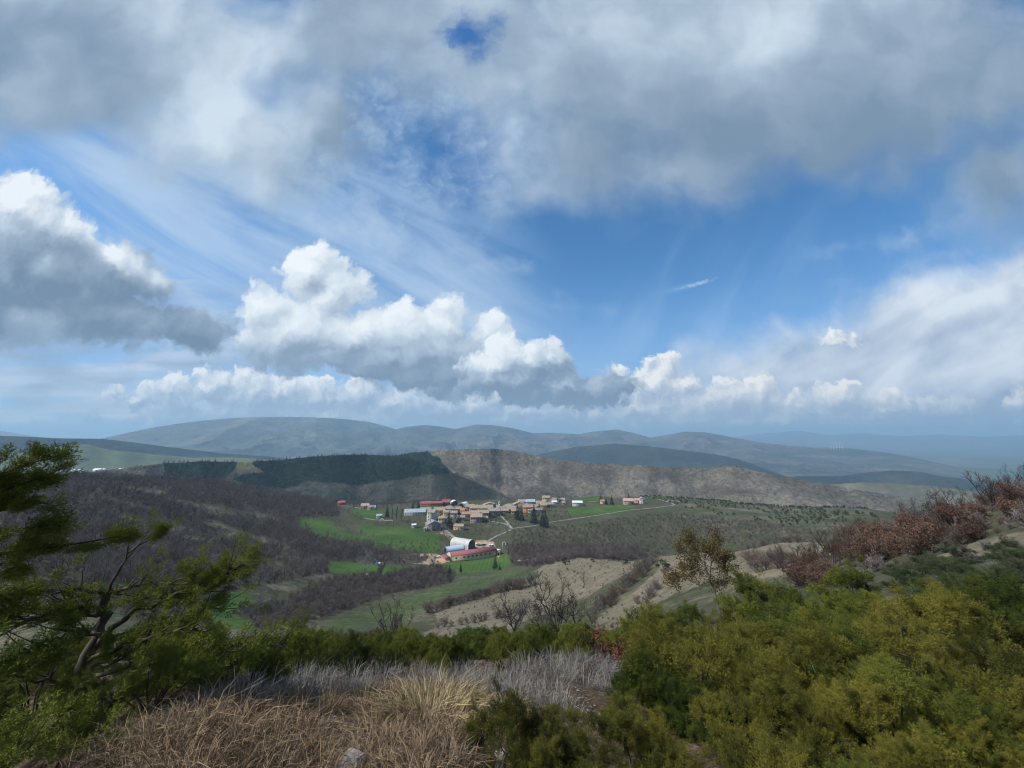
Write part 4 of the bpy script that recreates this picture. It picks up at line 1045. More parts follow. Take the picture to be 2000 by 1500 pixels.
crestpine = (hy < 902) & (hx > 520) & (hx < 838) & (np.hypot(hp[:, 0], hp[:, 1]) < 1450)
k = np.random.default_rng(3).uniform(size=len(hp))
mass('pine_wood', CON1, hp[(pine | crestpine) & (k < 0.95)], 0.55, 1.0, 5)
scr = ~pine & ~field & ~crestpine & (k < 0.62)
mass('hill_scrub', LOWBUSH + JDK_F[:1], hp[scr], 0.7, 1.7, 6)

# hedges and thickets of leafless bushes that stand apart
def bushes(pts, s0, s1, label, group, seed):
    g = np.random.default_rng(seed)
    for p in pts: plant('bare_bush', BUSH[int(g.integers(0, 5))], p, float(g.uniform(s0, s1)), None, label, 'bush', group)
bushes(line_pts([(828,1200),(880,1184),(935,1166),(965,1158)], 2.2, 2.5, 51, 60), 1.5, 2.4, 'low dark bush in the thin end of the hedge crossing the olive meadow', 'thin hedge across the olive meadow', 1)
bushes(line_pts([(960,1158),(1000,1150),(1035,1148)], 2.0, 6, 52, 60), 2.4, 3.6, 'tall dark bush in the thick end of the hedge crossing the olive meadow', 'thick hedge across the olive meadow', 2)
bushes(line_pts([(860,1228),(930,1214),(1000,1206),(1040,1200)], 2.4, 6, 53, 60), 0.9, 1.7, 'low purple brown bush below the pinkish bare patch', 'bushes below the bare patch', 3)
bushes(region_pts([(650,1236),(720,1232),(780,1262),(700,1270),(660,1256)], 60, 130, 3.0, seed=54), 0.5, 1.0, 'small brown bush at the foot of the olive meadow', 'bushes at the foot of the meadow', 4)
bushes(line_pts([(1175,1195),(1200,1168),(1232,1140),(1260,1112),(1290,1094)], 2.4, 6, 55, 60), 1.2, 2.2, 'dark bush in the diagonal thicket between the two pale slopes', 'diagonal thicket', 5)
bushes(line_pts([(1240,1190),(1270,1160),(1310,1128),(1330,1112)], 3.0, 5, 56, 60), 0.8, 1.5, 'dark bush in the short row on the pale slope left of the golden leaved tree', 'short row on the pale slope', 6)
bushes(region_pts([(1450,1088),(1540,1080),(1560,1110),(1480,1120)], 40, 200, 3.2, seed=57), 0.8, 1.4, 'dense purplish bush in the saddle right of the golden leaved tree', 'bushes in the saddle', 7)
bushes(region_pts([(1060,1110),(1130,1094),(1230,1102),(1150,1160),(1000,1220),(920,1200),(1000,1170)], 80, 320, 11, seed=58, keep=0.5), 0.35, 0.8, 'small bare bush dotted over the pinkish dry patch', 'small bushes on the dry patch', 8)
bushes(line_pts([(1420,1074),(1480,1070),(1540,1064),(1600,1058)], 4.0, 6, 59, 60), 0.7, 1.3, 'bare bush on the rim of the saddle before the dim valley', 'bushes on the rim of the saddle', 9)

def tree_px(px, py, hpx, protos, label, cat='tree', name='bare_tree', names=('trunk', 'crown'), h0=7.0, rmin=1.0, wide=1.0, group=None):
    """a plant that stands on the ground at a pixel and rises so many pixels"""
    p = at(px, py, rmin); dep = p.y * CP + p.z * SP; s = hpx * dep / F_PX / h0 * 1.03
    return plant(name, protos, p, (s * wide, s * wide, s), None, label, cat, group, names)
for px, py, h, k, lab in [
    (770,1256,98,2,'bare many stemmed tree standing alone at the foot of the olive meadow'),
    (1003,1236,98,4,'slim bare tree left of the pair of tall bare trees behind the junipers'),
    (1092,1236,124,2,'tallest bare tree behind the juniper belt, with several dark stems'),
    (1122,1234,90,3,'thin bare tree just right of the tallest one behind the juniper belt'),
    (1160,1226,58,0,'crooked small bare tree at the right end of the group behind the juniper belt'),
    (1062,1236,80,4,'leaning bare tree between the slim one and the tallest one'),
    (1142,1142,30,3,'lone upright bare sapling on the pinkish dry patch'),
    (745,1128,44,1,'bare brown tree right of the pale grey tree near the blue barrel'),
    (1530,1112,56,2,'bare thorny tree at the near edge of the saddle'),
    (1580,1102,46,0,'grey bare tree on the saddle, between two russet bushes'),
    (1635,1115,52,1,'grey bare tree in front of the russet bushes on the right slope')]:
    tree_px(px, py, h, NEARB[k % 4], lab)
pt = tree_px(712, 1130, 56, (BARE_P[1][0], BARE_P[1][1].copy()), 'pale silvery leafless tree with a wide round crown left of the farm', wide=1.15)
pt.children[1].data.materials[0] = M_TWIGP
pt.children[0].data = pt.children[0].data.copy(); pt.children[0].data.materials[0] = M_TWIGP
for px, py, h, lab in [(773,1018,34,'tall brown bare poplar at the left end of the village'), (783,1019,30,'brown bare poplar just right of the tallest one at the left end of the village'), (766,1016,27,'shorter bare poplar left of the tallest one at the village end')]:
    tree_px(px, py, h, POPLAR[0], lab, name='poplar', rmin=200)
# dark evergreens
for px, py, h, w, lab in [
    (756,1012,25,0,'dark pointed cypress left of the bare poplars'), (806,997,16,1,'small dark conifer left of the long red farm roof'), (817,998,19,1,'taller of the two dark conifers below the long red farm roof'),
    (878,1033,32,1,'big dark conifer beside the road into the village'), (886,996,12,1,'dark round conifer in front of the white hay tunnels'), (896,1026,27,1,'dark conifer right of the big one beside the village road'),
    (1010,1016,27,1,'left conifer of the dark trio below the village'), (1019,1018,24,1,'smaller conifer touching the left one of the dark trio'), (1043,1024,36,1,'broadest conifer, in the middle of the dark trio'), (1060,1030,28,1,'left half of the lowest conifer pair by the white track'), (1066,1032,30,1,'right half of the lowest conifer pair by the white track'),
    (1173,978,12,1,'small conifer behind the cream shed'), (1184,986,14,1,'conifer just right of the cream shed'), (1195,987,19,1,'tallest conifer right of the cream shed'), (1222,978,10,0,'left cypress behind the stone farmhouse'), (1228,978,14,0,'right cypress behind the stone farmhouse'), (1248,976,7,1,'little dark conifer behind the white farmhouse'),
    (967,1112,25,1,'dark evergreen at the corner of the lawn below the red roof'), (900,1118,18,0,'slim dark cypress below the middle of the red roof'), (878,1130,24,0,'dark cypress at the left end of the lawn'), (976,1113,12,1,'low dark evergreen at the right of the lawn')]:
    tree_px(px, py, h, CON[random.randrange(3)] if w else CYP, lab, name='conifer' if w else 'cypress', h0=10.0, rmin=200, wide=1.0 if w else 1.4)
# junipers alone on the pale slopes
for px, py, h, lab in [(1105,1104,12,'dark round juniper on the upper edge of the pinkish dry patch'), (1158,1098,8,'small round juniper right of the one on the edge of the dry patch'), (1222,1103,9,'dark juniper at the right end of the dry patch'), (1048,1194,12,'round juniper between the slim bare tree and the tallest one'),
                       (1296,1118,20,'dark conical juniper on the pale slope left of the golden leaved tree'), (1432,1094,9,'dark juniper on the crest right of the golden leaved tree'), (1390,1085,7,'small juniper on the crest behind the golden leaved tree'), (655,1256,12,'small dark juniper left of the lone bare tree')]:
    tree_px(px, py, h, JDK_M[random.randrange(2)], lab, 'bush', 'juniper', ('stems', 'foliage'), h0=1.6)

# russet oaks and bare trees of the right hillside
g_ = np.random.default_rng(77)
HR = [(1640,1062),(1700,1048),(1760,1034),(1850,1008),(1940,985),(2060,950),(2060,1040),(1980,1042),(1900,1060),(1800,1092),(1740,1118),(1660,1128),(1600,1140),(1560,1150),(1545,1115),(1600,1092)]
pr = region_pts(HR, 30, 130, 3.4, seed=61, keep=0.9)
for p in pr:
    d = math.hypot(p[0], p[1]); q = g_.uniform()
    if q < 0.40: plant('russet_oak', RUSSET[int(g_.integers(0, 4))], p, float(g_.uniform(0.75, 1.35)), None, 'russet oak with dry reddish leaves in the thicket climbing the right hillside', 'bush', 'russet oaks on the right hillside', ('branches', 'leaves'))
    elif q < 0.70: plant('bare_tree', NEARB[int(g_.integers(0, 4))], p, float(g_.uniform(0.5, 0.9)), None, 'leafless tree among the russet oaks of the right hillside', 'tree', 'bare trees on the right hillside', ('trunk', 'crown'))
    elif q < 0.90: plant('bare_bush', BUSH[int(g_.integers(0, 5))], p, float(g_.uniform(0.8, 1.3)), None, 'leafless bush among the russet oaks of the right hillside', 'bush', 'bare bushes on the right hillside')
    else: plant('juniper', JUN_M[int(g_.integers(0, 4))], p, float(g_.uniform(0.5, 0.9)), None, 'green juniper among the russet oaks of the right hillside', 'bush', 'junipers among the russet oaks')
for px, py, h, k, lab in [(1835,1012,62,0,'spreading dark bare tree on the crest of the right hillside'), (1782,1032,70,1,'slim dark bare tree left of the spreading one on the right crest'), (1985,972,74,2,'tallest bare tree at the right edge of the photo'), (1900,1045,50,4,'bare tree behind the pinkish bank on the right')]:
    tree_px(px, py, h, NEARB[k % 4], lab)
for px, py, h, k, lab in [(1560,1145,50,0,'russet oak left of the pair in the saddle'), (1595,1165,62,1,'big russet oak behind the green junipers at the right'), (1655,1150,50,2,'russet oak between the big one and the pinkish bank'), (1625,1135,44,3,'smaller russet oak behind the big one')]:
    tree_px(px, py, h, RUSSET[k], lab, 'bush', 'russet_oak', ('branches', 'leaves'), h0=3.2)
mass('heather', BUSH, np.concatenate([region_pts(HR, 25, 130, 2.0, seed=62), region_pts([(1760,1110),(1900,1070),(2040,1040),(2040,1120),(1880,1130),(1780,1140)], 12, 60, 1.6, seed=63, keep=0.5), region_pts([(560,1240),(800,1250),(1240,1236),(1240,1210),(1120,1206),(1000,1225),(700,1262)], 40, 130, 3.0, seed=64, keep=0.6), region_pts(DRY[0][0], 60, 330, 4.0, seed=66, keep=0.5), region_pts(DRY[1][0], 60, 260, 4.5, seed=67, keep=0.35)]), 0.16, 0.42, 8)
# dim green bank at the right edge and junipers of the middle ground
for i, p in enumerate(region_pts([(1750,1130),(1900,1098),(2060,1070),(2060,1230),(1900,1240),(1780,1200)], 8, 45, 2.3, seed=65, keep=0.8)):
    plant('juniper', JDK_M[i % 2], p, (1.0, 1.0, 0.55), None, 'low dull green juniper on the bank below the pinkish patch at the right', 'bush', 'low junipers on the right bank')

# ------------------------------------------------------------------ the juniper belt and thickets near the camera
for i, p in enumerate(region_pts([(380,1250),(560,1262),(700,1268),(850,1262),(1000,1256),(1250,1250),(1260,1280),(1150,1286),(1000,1292),(850,1294),(700,1294),(540,1312),(380,1330)], 8, 34, 1.5, seed=66)):
    d = math.hypot(p[0], p[1]); s = float(g_.uniform(0.24, 0.42)) * min(1.3, 0.75 + d / 45)
    plant('juniper', JUN_M[int(g_.integers(0, 4))], p, (s * 1.25, s * 1.25, s * 0.92), None, 'green juniper bush in the belt beyond the grey shrublets', 'bush', 'junipers of the green belt')
for px, dist, top, lab in [(925,9.5,1226,'pointed juniper rising above the middle of the green belt'), (1050,11,1214,'broad juniper at the highest part of the green belt'), (1130,11,1212,'broad juniper right of the highest part of the green belt'), (560,9,1248,'juniper at the left end of the green belt'),
                           (1275,10,1168,'dark juniper left of the golden leaved tree, with a pointed top'), (1335,12,1168,'green juniper right behind the foot of the golden leaved tree'), (1455,13,1150,'green juniper beneath the crown of the golden leaved tree'),
                           (1475,12,1106,'tallest green juniper right of the golden leaved tree'), (1535,11,1128,'green juniper right of the tallest one'), (1665,12,1096,'yellow green juniper with a layered top in front of the russet oaks'), (1720,11,1150,'yellow green juniper right of the one with the layered top'), (1600,10,1180,'dense green juniper between the tallest and the layered one'), (1790,11,1170,'dull green juniper in front of the right bank'), (1860,10,1190,'dull green juniper right of the one before the bank'), (1950,10,1180,'dull green juniper at the right edge of the thicket')]:
    d = ray(px, top); h = math.hypot(d[0], d[1]); x, y = dist * d[0] / h, dist * d[1] / h; z = gz(x, y); tall = dist * d[2] / h - z
    T_ = JUN_T[random.randrange(4)]; sz = max(tall, 0.6) / T_[2]; plant('juniper', T_[:2], (x, y, z), (max(sz * 1.1, 0.8), max(sz * 1.1, 0.8), sz), None, lab, 'bush', None)
JUNS = []
def near_bushes(poly, r0, r1, sp, protos, s0, s1, label, group, seed, name='juniper'):
    for p in region_pts(poly, r0, r1, sp, seed=seed):
        s = float(g_.uniform(s0, s1)); JUNS.append((s * (1.7 if protos is JUN_M else 0.95) / math.dist(p, (0, 0, 0)), name, protos[int(g_.integers(0, len(protos)))], p, s, label, group))
near_bushes([(430,1350),(560,1334),(700,1325),(900,1320),(1000,1307),(1200,1290),(1250,1276),(1000,1278),(700,1284),(430,1290)], 4.6, 13, 0.46, JUN_N, 0.22, 0.42, 'green juniper bush along the near edge of the belt behind the grey shrublets', 'junipers at the near edge of the green belt', 77)
near_bushes([(1290,1296),(1400,1282),(1700,1262),(2060,1240),(2100,1340),(1900,1360),(1600,1350),(1400,1365),(1270,1370)], 5.0, 18, 1.0, JUN_N + JOL_N[:2], 0.50, 1.05, 'mixed green and olive juniper in the thicket right of the grey shrublets', 'junipers in the middle of the right thicket', 71)
near_bushes([(1240,1420),(1340,1370),(1600,1345),(1900,1350),(2060,1400),(1900,1460),(1500,1480),(1270,1500)], 2.4, 6.5, 0.60, JOL_N + JUN_N[:1], 0.36, 0.70, 'yellow olive juniper in the thicket filling the lower right', 'olive junipers at the lower right', 72)
near_bushes([(1180,1470),(1280,1490),(1500,1470),(1900,1440),(2100,1400),(2300,1700),(1150,1700),(1090,1560)], 1.5, 5.0, 0.46, JOL_N[:3] + JUN_N[:1], 0.24, 0.44, 'olive juniper at the bottom edge of the photo on the right', 'olive junipers at the bottom right', 73)
near_bushes([(1010,1470),(1100,1440),(1170,1470),(1120,1560),(1000,1600),(960,1540)], 1.5, 3.5, 0.30, JOL_N[:3], 0.16, 0.28, 'low olive juniper sprawling at the left end of the lower right thicket', 'low junipers at the left end of the thicket', 76)
near_bushes([(-300,1330),(100,1345),(380,1345),(520,1350),(430,1420),(250,1500),(60,1560),(-300,1700)], 2.6, 8.0, 0.72, JUN_N, 0.26, 0.48, 'dark green juniper beneath the leaning pine at the left', 'junipers beneath the leaning pine', 74)
near_bushes([(-200,1240),(100,1262),(400,1276),(560,1290),(420,1335),(100,1345),(-200,1340)], 7, 40, 1.3, JUN_M, 0.20, 0.40, 'green juniper beyond the leaning pine at the left', 'junipers beyond the leaning pine', 75)
cover_ = np.concatenate([region_pts([(1100,1560),(1180,1450),(1300,1370),(1290,1300),(1700,1262),(2060,1240),(2200,1400),(2500,1900),(1100,1900)], 1.1, 14, 0.34, seed=78), region_pts([(960,1560),(1040,1470),(1180,1450),(1120,1620)], 1.2, 4, 0.26, seed=79, keep=0.7)])
scatter('juniper_ground_cover', [p[1] for p in JOL_N[:2] + JUN_N[:2]], cover_, g_.uniform(0.20, 0.40, len(cover_)), g_.uniform(0, 6.28, len(cover_)), g_.integers(0, 4, len(cover_)))
JUNS.sort(key=lambda q: -q[0])
n_one = 296 - sum(1 for o in C.objects if o.name.startswith('juniper') and o.parent is None and o.get('kind') is None)
for q in JUNS[:n_one]: plant(q[1], q[2], q[3], (q[4] * 1.1, q[4] * 1.1, q[4]), None, q[5], 'bush', q[6])
rest_ = JUNS[n_one:]
if rest_:
    allp = JUN_N + JOL_N + JUN_M; na_ = len(allp); ix = [next(i for i, p in enumerate(allp) if p is q[2]) for q in rest_]; rt = g_.uniform(0, 6.28, len(rest_))
    scatter('juniper_mass', [p[0] for p in allp] + [p[1] for p in allp], [q[3] for q in rest_] * 2, [q[4] for q in rest_] * 2, np.concatenate([rt, rt]), ix + [i + na_ for i in ix])
# ------------------------------------------------------------------ tracks
M_TRACK = plain('track_gravel', (0.24, 0.225, 0.205), 0.95, 0.25, 0.3)
M_TRACKP = plain('track_earth', (0.26, 0.20, 0.17), 0.95, 0.25, 0.3)
def strip(name, pts, width, m, lift=0.10, rmin=60):
    W = [at(x, y, rmin) for x, y in pts]; L = []
    for a, b in zip(W[:-1], W[1:]):
        n = max(2, int((b - a).length / 3)); L += [a.lerp(b, i / n) for i in range(n)]
    L.append(W[-1]); Q = np.array([(p.x, p.y) for p in L]); Q[1:-1] = (Q[:-2] + Q[2:] + 2 * Q[1:-1]) / 4
    d = np.gradient(Q, axis=0); nrm = np.stack([-d[:, 1], d[:, 0]], -1); nrm /= np.linalg.norm(nrm, axis=1, keepdims=True) + 1e-9
    V = []; K = 5
    for k in range(K):
        o = (k / (K - 1) - 0.5) * width; q = Q + nrm * o; V.append(np.stack([q[:, 0], q[:, 1], H(q[:, 0], q[:, 1]) + lift + 0.25 * math.sin(math.pi * k / (K - 1))], -1))
    V = np.stack(V, 1).reshape(-1, 3); n = len(Q); i = np.arange(n - 1)[:, None] * K + np.arange(K - 1)[None]
    F = np.stack([i, i + K, i + K + 1, i + 1], -1).reshape(-1, 4)
    o = link(name, mesh_from(name, V, F, [m], smooth=True)); tag(o, kind='structure')
strip('road', [(940,1017),(962,1019),(985,1023),(995,1028),(1000,1033),(1040,1028),(1100,1017),(1160,1008),(1200,1002),(1240,996),(1285,992),(1312,988),(1318,985),(1300,979),(1282,975)], 2.9, M_TRACK, 0.25)
strip('road', [(1000,1034),(990,1039),(975,1045),(962,1052),(950,1060)], 3.2, M_TRACK, 0.22)
strip('road', [(999,1031),(990,1020),(982,1011),(976,1006)], 2.6, M_TRACK, 0.18)
strip('road', [(856,1026),(872,1038),(884,1048),(897,1054),(915,1058)], 3.6, M_TRACK, 0.2)
strip('path', [(712,1012),(728,1016),(745,1017),(768,1017)], 3.6, M_TRACK, 0.3)
strip('path', [(1006,1096),(1050,1092),(1090,1086),(1130,1077),(1180,1070)], 3.0, M_TRACKP, 0.2)
strip('path', [(655,987),(672,988),(690,991),(706,994)], 4.5, M_TRACKP, 0.3, 400)
strip('path', [(1150,980),(1160,980),(1170,979)], 3.0, M_TRACK, 0.3, 400)
strip('path', [(1305,978),(1330,980)], 4.0, M_TRACK, 0.3, 400)

# ------------------------------------------------------------------ buildings
def wallm(name, c): return plain(name, c, 0.9, 0.22, 0.45)
def roofm(name, c):
    def f(b):
        P_ = obj_pos(); k = n3(P_, 0.5, 4, 0.7); w = E.node('ShaderNodeTexWave'); E.put(w.inputs[0], P_); w.inputs['Scale'].default_value = 1.6; w.inputs['Distortion'].default_value = 1.0
        m = lin(k, 0.3, 0.7, 0.65, 1.3) * lin(E(w.outputs['Fac']), 0, 1, 0.85, 1.1)
        x = E.node('ShaderNodeMix', data_type='RGBA', blend_type='MULTIPLY'); x.inputs[0].default_value = 1; x.inputs[6].default_value = tuple(c) + (1,); E.nt.links.new(comb(m, m, m).s, x.inputs[7])
        setc(b, E(x.outputs[2])); b.inputs['Roughness'].default_value = 0.85
    return mat(name, f)
WM = dict(white=wallm('wall_white', (0.48, 0.46, 0.43)), cream=wallm('wall_cream', (0.62, 0.50, 0.34)), tan=wallm('wall_tan', (0.42, 0.34, 0.26)), stone=wallm('wall_stone', (0.32, 0.285, 0.25)), grey=wallm('wall_grey', (0.30, 0.29, 0.28)),
          pink=wallm('wall_pink', (0.50, 0.31, 0.26)), orange=wallm('wall_orange', (0.50, 0.27, 0.17)), blue=wallm('wall_blue', (0.25, 0.34, 0.44)), mauve=wallm('wall_mauve', (0.30, 0.25, 0.27)), red=wallm('wall_red', (0.40, 0.13, 0.12)))
RM = dict(tan=roofm('tiles_tan', (0.33, 0.26, 0.19)), olive=roofm('tiles_olive', (0.30, 0.27, 0.19)), terra=roofm('tiles_terracotta', (0.38, 0.22, 0.15)), grey=roofm('tiles_grey', (0.27, 0.25, 0.23)), red=roofm('sheet_red', (0.30, 0.105, 0.115)),
          blue=roofm('sheet_blue', (0.32, 0.39, 0.45)), white=roofm('sheet_white', (0.66, 0.68, 0.68)), pink=roofm('tiles_pink', (0.46, 0.30, 0.26)))
M_DARK = plain('dark_opening', (0.025, 0.022, 0.022), 0.4, 0.1); M_DOOR = plain('door_wood', (0.10, 0.06, 0.04), 0.6, 0.2)
M_SHEET = plain('white_sheet', (0.72, 0.75, 0.76), 0.45, 0.06, 0.3); M_SHEETB = plain('pale_blue_sheet', (0.45, 0.55, 0.64), 0.4, 0.05, 0.3); M_SHEETG = plain('grey_white_sheet', (0.50, 0.49, 0.46), 0.6, 0.12, 0.3)

def house(px, py, w, wall='tan', roof='tan', kind='gable', floors=2, d=None, rot=0.0, h=None, label='', wins=None, chimney=True, name='house', cat='house', door=True, rmin=200, drop=3.0, axis='x', rh=None):
    """px, py: middle of the foot of the front wall; w: front width in photograph pixels"""
    p = at(px, py, rmin); dep = p.y * CP + p.z * SP; W = w * dep / F_PX; D = (d * 1.25 if d else max(7.0, min(W * 0.95, 13.0))); W *= 1.12; hh = (h * 1.25 if h else 3.3 * floors + 0.4)
    t = empty(name, p, rot + math.atan2(-p.x, p.y) * 0.6); tag(t, label, cat, None)
    wb = MB(); x0, x1, y0, y1 = -W / 2, W / 2, 0.0, D
    rise = rh or (min(W, D) * 0.27 if kind != 'shed' else D * 0.18)
    if kind == 'gable' and axis == 'x':       # ridge parallel to the front
        V = [(x0,y0,-drop),(x1,y0,-drop),(x1,y1,-drop),(x0,y1,-drop),(x0,y0,hh),(x1,y0,hh),(x1,y1,hh),(x0,y1,hh),(x0,(y0+y1)/2,hh+rise),(x1,(y0+y1)/2,hh+rise)]
        wb.add(V, [(0,1,5,4),(2,3,7,6),(1,2,6,5),(3,0,4,7)]); wb.add(V, [(5,6,9),(7,4,8)])
    elif kind == 'gable':
        V = [(x0,y0,-drop),(x1,y0,-drop),(x1,y1,-drop),(x0,y1,-drop),(x0,y0,hh),(x1,y0,hh),(x1,y1,hh),(x0,y1,hh),((x0+x1)/2,y0,hh+rise),((x0+x1)/2,y1,hh+rise)]
        wb.add(V, [(0,1,5,4),(2,3,7,6),(1,2,6,5),(3,0,4,7)]); wb.add(V, [(4,5,8),(6,7,9)])
    elif kind == 'shed':
        V = [(x0,y0,-drop),(x1,y0,-drop),(x1,y1,-drop),(x0,y1,-drop),(x0,y0,hh),(x1,y0,hh),(x1,y1,hh+rise),(x0,y1,hh+rise)]; wb.add(V, [(0,1,5,4),(2,3,7,6),(1,2,6,5),(3,0,4,7)])
    else:
        wb.box(x0, x1, y0, y1, -drop, hh)
    link('wall', wb.mesh('wall', [WM[wall]]), t)
    o = 0.45; th = 0.22; rb = MB(); A, B, Cc, Dd = x0 - o, x1 + o, y0 - o, y1 + o; ym = (y0 + y1) / 2; xm = (x0 + x1) / 2; e = hh - rise * o / (D / 2) * 0.9; top = hh + rise + 0.02
    def slab(q):        # a thick sheet from four or three corners
        q = np.array(q, dtype=float); n = len(q); low = q - [0, 0, th]
        V = np.concatenate([q, low]); F4 = [(i, (i + 1) % n, n + (i + 1) % n, n + i) for i in range(n)]
        rb.add(V, F4)
        rb.add(V, [tuple(range(n)), tuple(range(2 * n - 1, n - 1, -1))])
    if kind == 'gable' and axis == 'x': slab([(A,Cc,e+th),(B,Cc,e+th),(B,ym,top+th),(A,ym,top+th)]); slab([(B,Dd,e+th),(A,Dd,e+th),(A,ym+0.002,top+th-0.003),(B,ym+0.002,top+th-0.003)])
    elif kind == 'gable': slab([(A,Cc,e+th),(xm,Cc,top+th),(xm,Dd,top+th),(A,Dd,e+th)]); slab([(xm+0.002,Cc,top+th-0.003),(B,Cc,e+th),(B,Dd,e+th),(xm+0.002,Dd,top+th-0.003)])
    elif kind == 'hip':
        rx = max(0.4, W / 2 - D / 2)
        r0, r1 = (xm - rx, ym, top + th), (xm + rx, ym, top + th)
        slab([(A,Cc,e+th),(B,Cc,e+th),r1,r0]); slab([(B,Dd,e+th),(A,Dd,e+th),r0,r1]); slab([(A,Dd,e+th),(A,Cc,e+th),r0]); slab([(B,Cc,e+th),(B,Dd,e+th),r1])
    elif kind == 'shed': slab([(A,Cc,hh-0.05+th),(B,Cc,hh-0.05+th),(B,Dd,hh+rise+0.1+th),(A,Dd,hh+rise+0.1+th)])
    ro = link('roof', rb.mesh('roof', [RM[roof]]), t)
    if chimney and kind != 'shed' and W > 6:
        c = MB(); cx = W * 0.22 * (1 if random.random() < 0.5 else -1); c.box(cx - 0.35, cx + 0.35, ym - 0.3, ym + 0.3, hh + rise * 0.5, hh + rise + 1.0); c.box(cx - 0.45, cx + 0.45, ym - 0.4, ym + 0.4, hh + rise + 1.002, hh + rise + 1.15); link('chimney', c.mesh('chimney', [WM[wall]]), ro)
    nw = wins if wins is not None else max(1, int(W / 3.0))
    for f in range(floors):
        zz = 1.0 + 3.3 * f
        for k in range(nw):
            x = x0 + W * (k + 0.5) / nw
            if door and f == 0 and k == nw // 2: continue
            m = MB(); m.box(x - 0.48, x + 0.48, -0.05, 0.1, zz, min(zz + 1.35, hh - 0.15)); link('window', m.mesh('window', [M_DARK]), t)
        if nw: 
            m = MB(); m.box(x0 - 0.05, x0 + 0.1, D * 0.4, D * 0.4 + 0.95, zz, min(zz + 1.3, hh - 0.15)); link('window', m.mesh('window', [M_DARK]), t)
    if door and nw:
        x = x0 + W * (nw // 2 + 0.5) / nw; m = MB(); m.box(x - 0.55, x + 0.55, -0.06, 0.1, 0.0, 2.15); link('door', m.mesh('door', [M_DOOR]), t)
    return t
